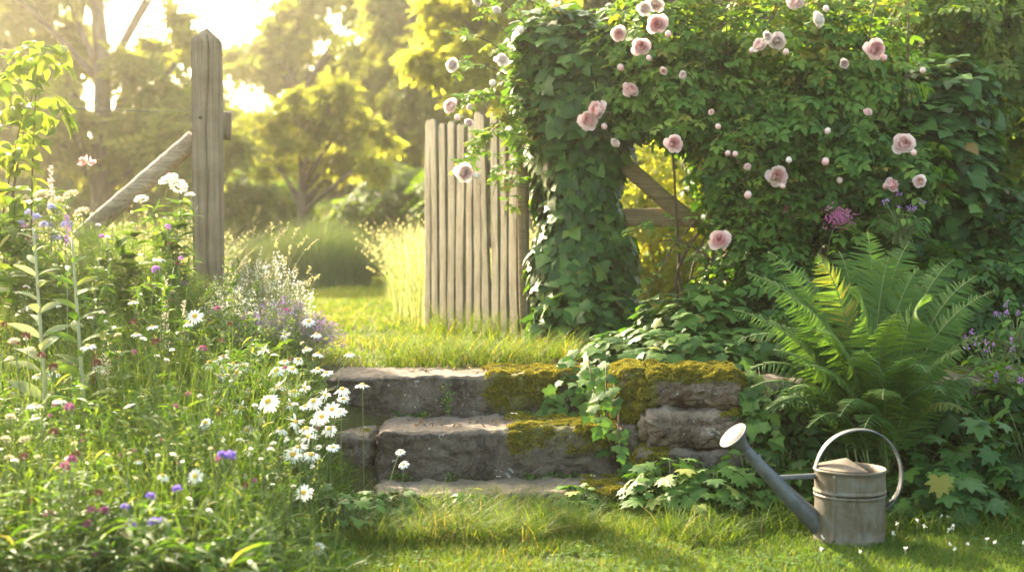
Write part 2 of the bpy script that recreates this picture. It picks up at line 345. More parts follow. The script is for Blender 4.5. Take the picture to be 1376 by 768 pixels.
def mossmat():
    m, t, n, l, out = mat('moss_tuft'); a = n.new('ShaderNodeAttribute'); a.attribute_name = 'rnd'
    r = ramp(n, [(0, (.08, .08, .014)), (.4, (.18, .165, .022)), (.75, (.30, .25, .03)), (1, (.40, .31, .04))]); l.new(a.outputs['Fac'], r.inputs[0])
    p = n.new('ShaderNodeBsdfPrincipled'); p.inputs['Roughness'].default_value = .9; p.inputs['Specular IOR Level'].default_value = .1; l.new(r.outputs[0], p.inputs['Base Color'])
    tr = n.new('ShaderNodeBsdfTranslucent'); l.new(r.outputs[0], tr.inputs[0]); ms = n.new('ShaderNodeMixShader'); ms.inputs[0].default_value = .3
    l.new(p.outputs[0], ms.inputs[1]); l.new(tr.outputs[0], ms.inputs[2]); l.new(ms.outputs[0], out.inputs[0]); return m
M['moss'] = mossmat()
def groundmat():
    m, t, n, l, out = mat('soil_and_turf'); tc = n.new('ShaderNodeTexCoord'); v = tc.outputs['Object']
    a = noisetex(n, l, 2.5, 8, .65, v); r = ramp(n, [(.35, (.055, .04, .022)), (.5, (.06, .065, .02)), (.7, (.085, .10, .028))]); l.new(a.outputs[0], r.inputs[0])
    b = noisetex(n, l, 60, 5, .7, v); r2 = ramp(n, [(.3, (.6, .6, .6)), (.7, (1.3, 1.3, 1.3))]); l.new(b.outputs[0], r2.inputs[0]); c = mixc(n, l, 1, r.outputs[0], r2.outputs[0], 'MULTIPLY')
    p = n.new('ShaderNodeBsdfPrincipled'); p.inputs['Roughness'].default_value = .95; p.inputs['Specular IOR Level'].default_value = .1; l.new(c, p.inputs['Base Color'])
    bp = n.new('ShaderNodeBump'); bp.inputs['Distance'].default_value = .02; l.new(b.outputs[0], bp.inputs['Height']); l.new(bp.outputs[0], p.inputs['Normal']); l.new(p.outputs[0], out.inputs[0]); return m
M['ground'] = groundmat()
def zincmat(name, c0, c1, c2, stain=1.25):
    m, t, n, l, out = mat(name); tc = n.new('ShaderNodeTexCoord'); v = tc.outputs['Object']
    a = noisetex(n, l, 22, 6, .65, v, .5); r = ramp(n, [(.3, c0), (.5, c1), (.7, c2)]); l.new(a.outputs[0], r.inputs[0])
    mp = n.new('ShaderNodeMapping'); mp.inputs['Scale'].default_value = (30, 30, 7); l.new(v, mp.inputs[0])
    b = noisetex(n, l, 1, 6, .7, mp.outputs[0], .6); r2 = ramp(n, [(.47, (0, 0, 0)), (.66, (.7 * stain,) * 3)]); l.new(b.outputs[0], r2.inputs[0]); c = mixc(n, l, r2.outputs[0], r.outputs[0], (.065, .042, .02))
    p = n.new('ShaderNodeBsdfPrincipled'); p.inputs['Metallic'].default_value = .35; l.new(c, p.inputs['Base Color'])
    rr = n.new('ShaderNodeMapRange'); l.new(a.outputs[0], rr.inputs[0]); rr.inputs[3].default_value = .42; rr.inputs[4].default_value = .7; l.new(rr.outputs[0], p.inputs['Roughness'])
    bp = n.new('ShaderNodeBump'); bp.inputs['Strength'].default_value = .25; bp.inputs['Distance'].default_value = .003; l.new(a.outputs[0], bp.inputs['Height']); l.new(bp.outputs[0], p.inputs['Normal']); l.new(p.outputs[0], out.inputs[0]); return m
M['zinc'] = zincmat('stained_zinc', (.065, .052, .033), (.105, .092, .066), (.125, .12, .108))
M['zincblue'] = zincmat('blue_zinc', (.045, .052, .058), (.075, .085, .09), (.11, .12, .123), .35)
M['zincpale'] = zincmat('beige_zinc', (.10, .078, .055), (.14, .11, .08), (.18, .145, .11), .3)  # paler beige zinc for hood and rose face
M['hole'] = simplemat('dark_hole', (.02, .018, .015), .9)
def rosemat():
    m, t, n, l, out = mat('rose_petal'); a = n.new('ShaderNodeAttribute'); a.attribute_name = 't'; oi = n.new('ShaderNodeObjectInfo')
    r = ramp(n, [(0, (.80, .22, .25)), (.35, (.83, .38, .39)), (.75, (.87, .58, .56)), (1, (.88, .70, .66))]); l.new(a.outputs['Fac'], r.inputs[0])
    p = n.new('ShaderNodeBsdfPrincipled'); p.inputs['Roughness'].default_value = .6; p.inputs['Specular IOR Level'].default_value = .25
    c = mixc(n, l, oi.outputs['Color'], r.outputs[0], (.84, .76, .70)); l.new(c, p.inputs['Base Color'])
    tr = n.new('ShaderNodeBsdfTranslucent'); l.new(c, tr.inputs[0]); ms = n.new('ShaderNodeMixShader'); ms.inputs[0].default_value = .35
    l.new(p.outputs[0], ms.inputs[1]); l.new(tr.outputs[0], ms.inputs[2]); l.new(ms.outputs[0], out.inputs[0]); return m
M['petal'] = rosemat()
# ------------------------------------------------------------------ setting
def axis_pts(segs):
    out = [segs[0][0]]
    for a, b, st in segs: out += list(np.linspace(a, b, max(1, int(round((b - a) / st))) + 1)[1:])
    return np.array(out)
gx = axis_pts([(-66, -10, 4), (-10, -3, .5), (-3, 3, .04), (3, 10, .5), (10, 66, 4)])
gy = axis_pts([(-9, 2, 1), (2, 3.4, .2), (3.4, 7.2, .04), (7.2, 16, .2), (16, 72, 2.5)])
X, Y = np.meshgrid(gx, gy); Z = H(X, Y); nx = len(gx)
mb = MB(); i = (np.arange(len(gy) - 1)[:, None] * nx + np.arange(nx - 1)[None]).ravel()
mb.add(np.stack([X, Y, Z], -1).reshape(-1, 3), [np.stack([i, i + 1, i + nx + 1, i + nx], -1)])
tag(mb.build('ground', M['ground']), None, None, None, 'structure')
# haze: one closed box of thin air round everything
m, t, n, l, out = mat('air'); pv = n.new('ShaderNodeVolumePrincipled'); pv.inputs['Color'].default_value = (1, .94, .78, 1); pv.inputs['Density'].default_value = HAZE
pv.inputs['Anisotropy'].default_value = .87; pv.inputs['Density Attribute'].default_value = ''; l.new(pv.outputs[0], out.inputs['Volume'])
mb = MB(); c = np.array([(x, y, z) for z in (-1.2, 14) for y in (-10, 74) for x in (-68, 68)], float)
mb.add(c, [np.array([(0, 2, 3, 1), (4, 5, 7, 6), (0, 1, 5, 4), (2, 6, 7, 3), (0, 4, 6, 2), (1, 3, 7, 5)])])
tag(mb.build('haze', m, None, False), None, None, None, 'stuff')

# ------------------------------------------------------------------ stones
def slab(name, label, cat, lo, hi, seed, moss=None, matl='stone', res=.011, amp=1.0, rnd_r=.022, tuft=1.0, group=None, tilt=0, taper=0):
    lo = np.array(lo, float); hi = np.array(hi, float); ctr = (lo + hi) / 2; half = (hi - lo) / 2
    nn = np.maximum(4, np.ceil((hi - lo) / res).astype(int)); nx_, ny_, nz_ = nn
    idx = {}; V = []
    def vid(i, j, k):
        if (i, j, k) not in idx: idx[(i, j, k)] = len(V); V.append((i, j, k))
        return idx[(i, j, k)]
    Fq = []
    for a in range(nx_):
        for b in range(ny_):
            Fq.append((vid(a, b, nz_), vid(a + 1, b, nz_), vid(a + 1, b + 1, nz_), vid(a, b + 1, nz_)))
            Fq.append((vid(a, b, 0), vid(a, b + 1, 0), vid(a + 1, b + 1, 0), vid(a + 1, b, 0)))
    for a in range(nx_):
        for b in range(nz_):
            Fq.append((vid(a, 0, b), vid(a + 1, 0, b), vid(a + 1, 0, b + 1), vid(a, 0, b + 1)))
            Fq.append((vid(a, ny_, b), vid(a, ny_, b + 1), vid(a + 1, ny_, b + 1), vid(a + 1, ny_, b)))
    for a in range(ny_):
        for b in range(nz_):
            Fq.append((vid(0, a, b), vid(0, a, b + 1), vid(0, a + 1, b + 1), vid(0, a + 1, b)))
            Fq.append((vid(nx_, a, b), vid(nx_, a + 1, b), vid(nx_, a + 1, b + 1), vid(nx_, a, b + 1)))
    U = np.array(V, float) / nn * 2 - 1; p = U * half
    r = min(rnd_r, half.min() * .8); q = np.clip(p, -(half - r), half - r); d = p - q; L = np.linalg.norm(d, axis=1, keepdims=True)
    N = np.where(L > 1e-9, d / np.maximum(L, 1e-9), 0); p = q + N * r
    P = p + ctr
    edge = .5 + .5 * (np.sum(np.abs(U) > .93, axis=1) > 1)
    disp = amp * (.016 * fbm(P, 5, seed, 2) + .014 * fbm(P, 16, seed + 9, 3) + .008 * fbm(P, 50, seed + 5, 2)) - .012 * amp * edge * (edge > .9) * np.clip(fbm(P, 22, seed + 15, 2) + .2, 0, 1) * 2
    ledge = np.abs(fbm(P * np.array([1, 1, 3.2]), 6, seed + 31, 3)); disp -= amp * .017 * np.clip(1 - ledge * 11, 0, 1) * (np.abs(N[:, 2]) < .6)
    P = P + N * disp[:, None]
    P[:, 2] += amp * .012 * fbm(p + ctr, 3, seed + 77, 2) * (U[:, 2] > 0)
    if tilt: P[:, 2] += tilt * (P[:, 0] - ctr[0])
    if taper: P[:, 2] -= taper * np.clip(np.abs(U[:, 0]) - .5, 0, 1) ** 2 * (U[:, 2] > -.9)
    ms = np.zeros(len(P))
    if moss is not None:
        ms = np.clip(moss(P, U, N) + .45 * fbm(P, 9, seed + 50, 4), 0, 1)
        P = P + N * (.012 * ss(.3, .8, ms) * (1 + .7 * vn(P, 45, seed)))[:, None]
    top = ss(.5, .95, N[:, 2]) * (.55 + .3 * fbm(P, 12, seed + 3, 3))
    o = thing(name, label, cat, (ctr[0], ctr[1], lo[2]), group)
    mb = MB(); mb.add(P, [np.array(Fq)], ms, top); mb.build('block', M[matl], o)
    if moss is not None:
        F4 = np.array(Fq); fm = ms[F4].mean(1); ok = np.where(fm > .45)[0]; ar = np.linalg.norm(np.cross(P[F4[ok, 1]] - P[F4[ok, 0]], P[F4[ok, 3]] - P[F4[ok, 0]]), axis=1)
        fn = norm(np.cross(P[F4[ok, 1]] - P[F4[ok, 0]], P[F4[ok, 3]] - P[F4[ok, 0]])); vis = fn[:, 2] > -.3; ok = ok[vis]; ar = ar[vis]; fn = fn[vis]
        nt_ = int(ar.sum() * 210000 * tuft); pk = RS.choice(len(ok), nt_, p=ar / ar.sum()); a, b = RS.uniform(0, 1, (2, nt_, 1)); f = F4[ok[pk]]
        pos = P[f[:, 0]] * (1 - a) * (1 - b) + P[f[:, 1]] * a * (1 - b) + P[f[:, 2]] * a * b + P[f[:, 3]] * (1 - a) * b
        cl = fbm(pos, 28, seed + 8, 3); keep = cl + ms[f].mean(1) > .42; pos = pos[keep]; fnk = fn[pk][keep]; cl = cl[keep]; nt_ = len(pos)
        nd = norm(fnk + rdir(nt_) * .8 + np.array([0, 0, .25]))
        mm = MB(); scatter(mm, TINY, pos - fnk * .002, nd, norm(rdir(nt_)), RS.uniform(.004, .011, nt_) * (1 + .5 * cl), np.clip(.45 + .45 * cl + RS.normal(0, .16, nt_), 0, 1)); mm.build('moss', M['moss'], o)
    return o
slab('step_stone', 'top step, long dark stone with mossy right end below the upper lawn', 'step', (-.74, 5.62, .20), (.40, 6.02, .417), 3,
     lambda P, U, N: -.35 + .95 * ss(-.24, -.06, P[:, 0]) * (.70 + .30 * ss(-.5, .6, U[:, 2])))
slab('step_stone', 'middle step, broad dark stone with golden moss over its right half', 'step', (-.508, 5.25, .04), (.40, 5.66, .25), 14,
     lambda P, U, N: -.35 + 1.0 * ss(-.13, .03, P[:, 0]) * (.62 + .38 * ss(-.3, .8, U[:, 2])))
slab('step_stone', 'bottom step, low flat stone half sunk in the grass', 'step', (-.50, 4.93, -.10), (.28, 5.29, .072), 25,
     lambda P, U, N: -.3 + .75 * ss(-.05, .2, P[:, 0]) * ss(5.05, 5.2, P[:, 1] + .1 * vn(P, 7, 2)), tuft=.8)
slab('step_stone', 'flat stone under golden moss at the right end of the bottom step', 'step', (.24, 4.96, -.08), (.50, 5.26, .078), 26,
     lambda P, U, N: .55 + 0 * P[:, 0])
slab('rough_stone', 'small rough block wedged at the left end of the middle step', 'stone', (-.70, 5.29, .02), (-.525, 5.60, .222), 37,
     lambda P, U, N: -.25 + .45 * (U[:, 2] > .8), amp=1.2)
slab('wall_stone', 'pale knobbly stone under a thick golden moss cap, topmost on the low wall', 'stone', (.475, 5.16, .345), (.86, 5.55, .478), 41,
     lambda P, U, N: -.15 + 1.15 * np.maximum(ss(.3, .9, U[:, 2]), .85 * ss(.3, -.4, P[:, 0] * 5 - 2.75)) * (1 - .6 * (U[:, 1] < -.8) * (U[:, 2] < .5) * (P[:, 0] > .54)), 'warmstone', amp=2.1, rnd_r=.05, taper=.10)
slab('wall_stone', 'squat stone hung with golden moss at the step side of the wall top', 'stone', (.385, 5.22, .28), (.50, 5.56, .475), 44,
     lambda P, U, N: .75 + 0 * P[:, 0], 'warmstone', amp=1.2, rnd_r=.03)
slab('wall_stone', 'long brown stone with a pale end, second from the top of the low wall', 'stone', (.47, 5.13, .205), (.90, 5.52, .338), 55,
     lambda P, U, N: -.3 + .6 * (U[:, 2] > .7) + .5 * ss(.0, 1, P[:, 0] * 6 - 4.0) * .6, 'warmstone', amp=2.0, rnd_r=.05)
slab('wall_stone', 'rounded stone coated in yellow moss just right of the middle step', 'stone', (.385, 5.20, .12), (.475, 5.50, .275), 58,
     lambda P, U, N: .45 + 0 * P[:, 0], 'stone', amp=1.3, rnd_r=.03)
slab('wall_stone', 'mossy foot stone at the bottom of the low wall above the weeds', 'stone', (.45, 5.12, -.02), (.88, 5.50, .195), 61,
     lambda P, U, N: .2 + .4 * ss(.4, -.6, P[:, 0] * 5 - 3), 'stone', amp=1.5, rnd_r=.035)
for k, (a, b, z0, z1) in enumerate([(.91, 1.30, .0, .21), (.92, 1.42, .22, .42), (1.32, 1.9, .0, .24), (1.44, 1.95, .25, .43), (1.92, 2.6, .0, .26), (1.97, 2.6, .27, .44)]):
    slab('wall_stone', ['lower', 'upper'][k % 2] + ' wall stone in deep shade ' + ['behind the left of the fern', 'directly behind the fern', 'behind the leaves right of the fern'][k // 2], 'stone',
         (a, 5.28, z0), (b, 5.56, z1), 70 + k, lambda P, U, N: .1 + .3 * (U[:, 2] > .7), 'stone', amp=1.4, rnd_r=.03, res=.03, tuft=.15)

# ------------------------------------------------------------------ gate post with brace (left)
def squared(mb, c, hx, hy, z0, z1, point=.06, crack=None, seed=1, nz=90, bev=.010):
    """a square post as rings, with waviness and a drying crack on the front"""
    per = []
    n = 24
    for sx, sy, dx, dy in ((-1, -1, 1, 0), (1, -1, 0, 1), (1, 1, -1, 0), (-1, 1, 0, -1)):
        for k in range(n):
            t = k / n; x = sx + dx * 2 * t; y = sy + dy * 2 * t
            if k == 0: x *= 1 - bev / hx; y *= 1 - bev / hy
            per.append((x * hx, y * hy))
    per = np.array(per); zs = np.concatenate([np.linspace(z0, z1, nz), [z1 + point * .5, z1 + point]]); sc = np.concatenate([np.ones(nz - 1), [.97, .52, .03]])
    sc = np.concatenate([np.ones(nz - 2), [1.0, .985], [.5, .02]])
    V = np.concatenate([np.concatenate([per * s_, np.full((len(per), 1), z)], 1) for z, s_ in zip(zs, sc)])
    P = V.copy(); d = .003 * fbm(P * np.array([1, 1, .35]), 9, seed, 3) + .0008 * vn(P * np.array([1, 1, .08]), 60, seed + 1)
    rr = norm(np.concatenate([P[:, :2], 0 * P[:, :1]], 1)); V = V + rr * d[:, None]
    if crack:
        x0, w_, dep, za, zb = crack
        xc = x0 + .006 * np.sin(P[:, 2] * 4.1) + .004 * np.sin(P[:, 2] * 11 + 1); g = np.exp(-((P[:, 0] - xc) / w_) ** 2) * (P[:, 1] < -hy * .8) * ss(za, za + .2, P[:, 2]) * ss(zb + .02, zb - .1, P[:, 2])
        V[:, 1] += dep * g
    V += np.array([c[0], c[1], 0]); m_ = len(per); j = np.arange(m_)[None]; j2 = (j + 1) % m_; i = np.arange(len(zs) - 1)[:, None] * m_
    mb.add(V, [np.stack([i + j, i + j2, i + m_ + j2, i + m_ + j], -1).reshape(-1, 4)], .5)
def beam(mb, a, b, w_, h_, up=(0, 0, 1), seed=1, n=24, rough=.004):
    a = np.asarray(a, float); b = np.asarray(b, float); f = norm(b - a); s_ = norm(np.cross(f, up)); u = np.cross(s_, f)
    per = np.array([(-1, -1), (-.35, -1.03), (.35, -1.0), (1, -1), (1.02, -.3), (1, .4), (1, 1), (.3, 1.02), (-.4, 1.0), (-1, 1), (-1.02, .3), (-1, -.4)]) * np.array([w_ / 2, h_ / 2])
    per[[0, 3, 6, 9]] *= .93
    ts = np.linspace(0, 1, n); V = np.concatenate([a + (b - a) * t + per[:, :1] * s_ + per[:, 1:] * u for t in ts]); V = V + rdir(len(V)) * 0 + rough * np.stack([vn(V, 8, seed), vn(V, 8, seed + 1), vn(V, 8, seed + 2)], -1)
    k = 12; j = np.arange(k)[None]; j2 = (j + 1) % k; i = np.arange(n - 1)[:, None] * k; V = np.concatenate([V, [a], [b]]); e = np.arange(k)
    mb.add(V, [np.stack([i + j, i + j2, i + k + j2, i + k + j], -1).reshape(-1, 4), np.stack([np.full(k, n * k), (e + 1) % k, e], -1), np.stack([np.full(k, n * k + 1), (n - 1) * k + e, (n - 1) * k + (e + 1) % k], -1)], .5)
PX, PY = (280.5 - 688) / PXM(7.0), 7.0
gp = thing('gate_post', 'tall weathered square oak post with pointed top and slanting log brace', 'post', (PX, PY, H(PX, PY)))
mb = MB(); squared(mb, (0, 0), .070, .070, .30, W(0, 52, 6.92)[2], .065, (.004, .0035, .03, .5, 1.98), 5)
v = mb.V[0]; a_ = radians(6); v[:, :2] = v[:, :2] @ np.array([[cos(a_), sin(a_)], [-sin(a_), cos(a_)]]) + np.array([PX, PY])
po = mb.build('post', M['post'], gp)
mb = MB(); kp = W(269, 158, 6.925); lathe(mb, [(0, .004), (.006, .003), (.009, -.003)], kp, 12, axis=(0, -1, 0)); mb.build('knot', M['hole'], po)
mb = MB(); pts = bez(W(262, 186, 7.02), W(186, 250, 7.03), W(106, 322, 7.0), 40); pts = pts + np.stack([vn(pts, 5, 1), vn(pts, 5, 2), vn(pts, 5, 3)], -1) * .007
tube(mb, pts, .047 + .005 * vn(pts, 9, 5), 18); V = mb.V[0]; mb.V[0] = V + .005 * np.stack([vn(V, 22, 1), vn(V, 22, 2), vn(V, 22, 3)], -1); mb.build('brace', M['log'], gp)
mb = MB(); squared(mb, (0, 0), .028, .03, .36, 1.0, .02, None, 9, 30); mb.V[0] = mb.V[0] + np.array([*W(112, 0, 7.02)[:2], 0]); mb.build('stub_post', M['post'], gp)
mb = MB(); a = W(285, 168, 7.10); b = W(310, 169, 7.11); beam(mb, a, b, .055, .14, seed=8); mb.build('rail_end', M['post'], gp)
wr = MB(); tube(wr, bez(W(72, 141, 7.0), W(100, 148, 7.0), W(134, 146, 7.0), 12), .0022, 5, .5); tube(wr, bez(W(134, 146, 7.0), W(190, 152, 7.0), W(262, 148, 7.0), 12), .0016, 5, .5)
tag(wr.build('fence_wire', M['zincblue']), 'thin slack fence wire running left from the tall oak post', 'wire')

# ------------------------------------------------------------------ gate
hinge = np.array([.098, 7.05]); free = np.array([-.468, 8.02]); gv = free - hinge; gl = np.linalg.norm(gv); gd = gv / gl; gn = np.array([gd[1], -gd[0]])
gate = thing('garden_gate', 'weathered grey picket gate standing open onto the upper lawn', 'gate', (hinge[0], hinge[1], .46))
NP = 12
for k in range(NP):
    t = (k + .25) / (NP - .4); p = hinge + gv * t
    zt = 1.585 + .012 * RS.normal() + .02 * (1 - t); zb = .455 + .012 * RS.normal(); hw = .0355 + .003 * RS.normal(); th = .010
    z = np.linspace(zb, zt - .02, 24); z = np.concatenate([z, [zt - .008, zt]]); wsc = np.concatenate([np.ones(24), [.8, .45]])
    prof = [(-1, -1), (-.3, -1.05), (.4, -1), (1, -.9), (1, .9), (.3, 1), (-.3, 1), (-1, .95)]
    lean = RS.normal(0, .006); V = []
    for zz, s_ in zip(z, wsc):
        wob = .003 * sin(zz * 7 + k * 2.1)
        for (u, vv) in prof:
            q = p + gd * (u * hw * s_ + wob + lean * (zz - zb) * 3) + gn * (vv * th - .0225 + .002 * sin(zz * 5 + k)); V.append((q[0], q[1], zz))
    V = np.array(V); V += .0016 * np.stack([vn(V, 40, k), vn(V, 40, k + 1), 0 * V[:, 0]], -1); m_ = 8; j = np.arange(m_)[None]; i = np.arange(len(z) - 1)[:, None] * m_
    e = (len(z) - 1) * m_
    mb = MB(); mb.add(V, [np.stack([i + j, i + (j + 1) % m_, i + m_ + (j + 1) % m_, i + m_ + j], -1).reshape(-1, 4), np.array([(e, e + 1, e + 2, e + 3), (e, e + 3, e + 4, e + 7), (e + 4, e + 5, e + 6, e + 7)])], .5, 0)
    mb.build('picket', M['picket'], gate, False)
for z in (.70, 1.32):
    mb = MB(); a = hinge + gn * .006; b = free + gn * .006; beam(mb, (a[0], a[1], z), (b[0], b[1], z), .03, .075, seed=4); mb.build('rail', M['picket'], gate)
mb = MB(); a = hinge + gv * .06 + gn * .008; b = free - gv * .06 + gn * .008; beam(mb, (a[0], a[1], .75), (b[0], b[1], 1.27), .024, .06, seed=6); mb.build('brace', M['picket'], gate)

# ------------------------------------------------------------------ fence on the right
IX, IY = W(778, 0, 6.95)[:2]
fence = thing('garden_fence', 'mossy timber fence with level rail and slanting brace under the roses', 'fence', (IX, IY, .42))
for px, zt, y_ in ((778, 1.75, 7.0), (992, 1.5, 7.02), (1345, 1.18, 7.0)):
    x_ = W(px, 0, y_)[0]; mb = MB(); squared(mb, (0, 0), .06, .06, .3, zt, .02, None, int(px), 40); mb.V[0] = mb.V[0] + np.array([x_, y_, 0]); mb.build('post', M['rail'], fence)
mb = MB(); beam(mb, W(740, 291, 6.9), W(1000, 294, 6.9), .035, .088, seed=2); mb.build('rail', M['rail'], fence)
mb = MB(); beam(mb, W(1000, 296, 6.94), W(1420, 312, 6.9), .035, .08, seed=3); mb.build('rail', M['rail'], fence)
mb = MB(); beam(mb, W(805, 192, 6.86), W(932, 300, 6.855), .04, .078, seed=5); mb.build('brace', M['rail'], fence)
mb = MB(); beam(mb, W(700, 180, 7.06), W(706, 440, 7.06), .05, .05, up=(0, 1, 0), seed=7); mb.build('hanging_stile', M['rail'], fence)
# ------------------------------------------------------------------ ivy
def leafmass(mb, blobs, tpl, size, m=0, up=.5, rand=.6, droop=.4, rmean=.45, rsd=.22, shell=.45):
    for c, r, n in blobs:
        p, d = blob(c, r, n, shell); f, nr = leafdirs(d, up, rand, droop)
        scatter(mb, tpl, p, f, nr, RS.uniform(size * .6, size * 1.25, n), np.clip(RS.normal(rmean, rsd, n), 0, 1), m)
iv = thing('climbing_ivy', 'dark ivy smothering the hinge post beside the picket gate', 'ivy', (IX, IY, .42))
mb = MB()
def column(n, size, rr, z0, z1, tpl):
    th = RS.uniform(0, 2 * pi, n); z = RS.uniform(z0, z1, n); w_ = (.205 + .03 * np.sin(z * 9) + .05 * ss(.9, .45, z) + .03 * ss(1.3, 1.7, z)) * rr
    P = np.stack([IX + .0 + w_ * np.cos(th) * 1.0, IY + w_ * np.sin(th), z], -1); P += .05 * np.stack([vn(P, 5, 1), vn(P, 5, 2), 0 * z], -1)
    d = np.stack([np.cos(th), np.sin(th), 0 * th], -1); nr = norm(d + rdir(n) * .5 + np.array([0, 0, .35])); f = np.array([0, 0, -1.0]) + rdir(n) * .8; f = norm(f - nr * np.sum(f * nr, 1, keepdims=True))
    s_ = RS.uniform(size * .4, size * 1.4, n); scatter(mb, tpl, P, f, nr, s_, np.clip(RS.normal(.4, .2, n) + .25 * vn(P, 6, 9), 0, 1))
column(1500, .085, 1.0, .45, 1.85, IVY); column(900, .075, 1.05, .42, 1.85, IVY2); column(900, .08, .72, .42, 1.8, IVY)
leafmass(mb, [(W(790, 92, 6.95), (.36, .34, .26), 1700), (W(745, 60, 6.9), (.22, .24, .2), 450), (W(830, 100, 6.9), (.24, .3, .24), 600), (W(730, 130, 6.95), (.16, .2, .26), 420)], IVY, .085, 0, .7, .5, .7, .5, .24, .55)
leafmass(mb, [(W(800, 430, 6.75), (.30, .22, .16), 700), (W(745, 440, 6.8), (.12, .16, .14), 250)], IVY, .08, 0, .5, .6, .5)
mb.build('foliage', M['ivy'], iv)
mb = MB()
for k in range(9):
    th = RS.uniform(pi, 2 * pi); r = RS.uniform(.08, .17); z = np.linspace(.44, RS.uniform(1.2, 1.9), 24); P = np.stack([IX + r * np.cos(th + z * .7) , IY + r * np.sin(th + z * .7), z], -1); tube(mb, P, np.linspace(.012, .004, 24), 6)
mb.build('stem', M['cane'], iv)
iv2 = thing('ivy_bush', 'dark rounded ivy hump on the fence right of the roses', 'ivy', W(1240, 330, 6.9))
mb = MB(); leafmass(mb, [(W(1235, 215, 6.85), (.36, .36, .50), 2300), (W(1290, 300, 6.8), (.28, .3, .36), 1000), (W(1180, 330, 6.75), (.3, .3, .30), 900), (W(1270, 130, 6.9), (.26, .3, .2), 500)], IVY2, .085, 0, .7, .5, .8, .4, .22, .6)
leafmass(mb, [(W(1235, 230, 6.95), (.28, .25, .45), 700), (W(1280, 320, 6.95), (.3, .2, .36), 600)], IVY, .12, 0, .3, .8, .3, .1, .1, .0); mb.build('foliage', M['ivy'], iv2)
mb = MB()
for k in range(7): tube(mb, bez(W(1200 + 14 * k, 430, 6.85), W(1215 + 12 * k, 330, 6.8), W(1190 + 20 * k, 160 + 25 * (k % 3), 6.8), 12), np.linspace(.011, .004, 12), 6)
mb.build('stem', M['cane'], iv2)
# ivy carpet on top of the low wall, trailing over the stones
gi = thing('trailing_ivy', 'fresh green ivy spilling over the low wall and the step ends', 'ivy', W(850, 480, 5.9))
mb = MB()
leafmass(mb, [(np.array([.74, 6.05, .47]), (.44, .45, .13), 1300), (np.array([1.2, 5.95, .5]), (.35, .35, .14), 500), (np.array([.42, 5.95, .45]), (.12, .2, .10), 220), (W(940, 440, 6.2), (.3, .25, .2), 500)], IVY, .07, 0, 1.0, .5, .2, .5, .25, .3)
st = MB()
for (pa, pb, pc, d0, d1, nl) in [((770, 500), (720, 545), (745, 560), 5.65, 5.58, 16), ((800, 490), (770, 530), (755, 545), 5.6, 5.55, 16), ((815, 490), (812, 540), (822, 600), 5.3, 5.2, 16), ((790, 480), (800, 540), (806, 575), 5.45, 5.2, 18), ((835, 495), (826, 560), (838, 640), 5.3, 5.12, 12), ((825, 500), (800, 520), (785, 552), 5.5, 5.5, 20), ((780, 470), (760, 500), (742, 520), 5.8, 5.6, 16),
                                 ((1000, 500), (1015, 560), (1010, 640), 5.25, 5.05, 22), ((1020, 500), (1045, 560), (1040, 610), 5.25, 5.0, 22), ((985, 490), (1002, 540), (1025, 590), 5.3, 5.05, 22)]:
    a, b, c_ = W(*pa, d0), W(*pb, (d0 + d1) / 2 - .03), W(*pc, d1); pts = bez(a, b, c_, 18); tube(st, pts, .0028, 5)
    u = RS.uniform(0, 1, nl); P = (1 - u)[:, None] ** 2 * a + 2 * (u * (1 - u))[:, None] * b + (u ** 2)[:, None] * c_; P = P + RS.normal(0, .018, P.shape); P[:, 1] -= .015
    nr = norm(np.array([-.15, -.7, .7]) + rdir(nl) * .45); f = norm(np.array([0, -.2, -1.0]) + rdir(nl) * .7); f = norm(f - nr * np.sum(f * nr, 1, keepdims=True)); scatter(mb, IVY, P, f, nr, RS.uniform(.035, .062, nl), np.clip(RS.normal(.55, .2, nl), 0, 1))
mb.build('foliage', M['ivylit'], gi); st.build('stem', M['cane'], gi)

# ------------------------------------------------------------------ climbing rose
rz = thing('climbing_rose', 'climbing rose with many pale pink double blooms over the fence', 'rose bush', W(950, 450, 6.8))
mb = MB()
RB = [((885, 60), 6.75, (.32, .3, .26), 330), ((940, 125), 6.7, (.36, .34, .25), 480), ((862, 140), 6.7, (.2, .22, .13), 200), ((1010, 190), 6.65, (.36, .32, .34), 560), ((1085, 170), 6.65, (.36, .32, .38), 560), ((1035, 60), 6.7, (.34, .28, .26), 250), ((1110, 90), 6.7, (.3, .28, .26), 240), ((1030, 285), 6.6, (.26, .26, .22), 300),
      ((1060, 260), 6.6, (.3, .28, .22), 300), ((1170, 235), 6.5, (.34, .26, .26), 420), ((1150, 110), 6.7, (.3, .3, .26), 240), ((995, 395), 6.6, (.22, .22, .28), 260), ((1050, 380), 6.5, (.3, .25, .28), 300), ((990, 225), 6.6, (.16, .18, .17), 130)]
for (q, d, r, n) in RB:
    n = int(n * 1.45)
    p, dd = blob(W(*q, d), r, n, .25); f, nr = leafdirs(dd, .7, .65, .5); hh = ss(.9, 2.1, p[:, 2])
    scatter(mb, ROSELEAF, p, f, nr, RS.uniform(.07, .125, n), np.clip(RS.normal(.32, .2, n) + .38 * hh + .15 * vn(p, 4, 4), 0, 1))  # rnd rises with height, painting the upper leaves as sunlit
cn = MB()
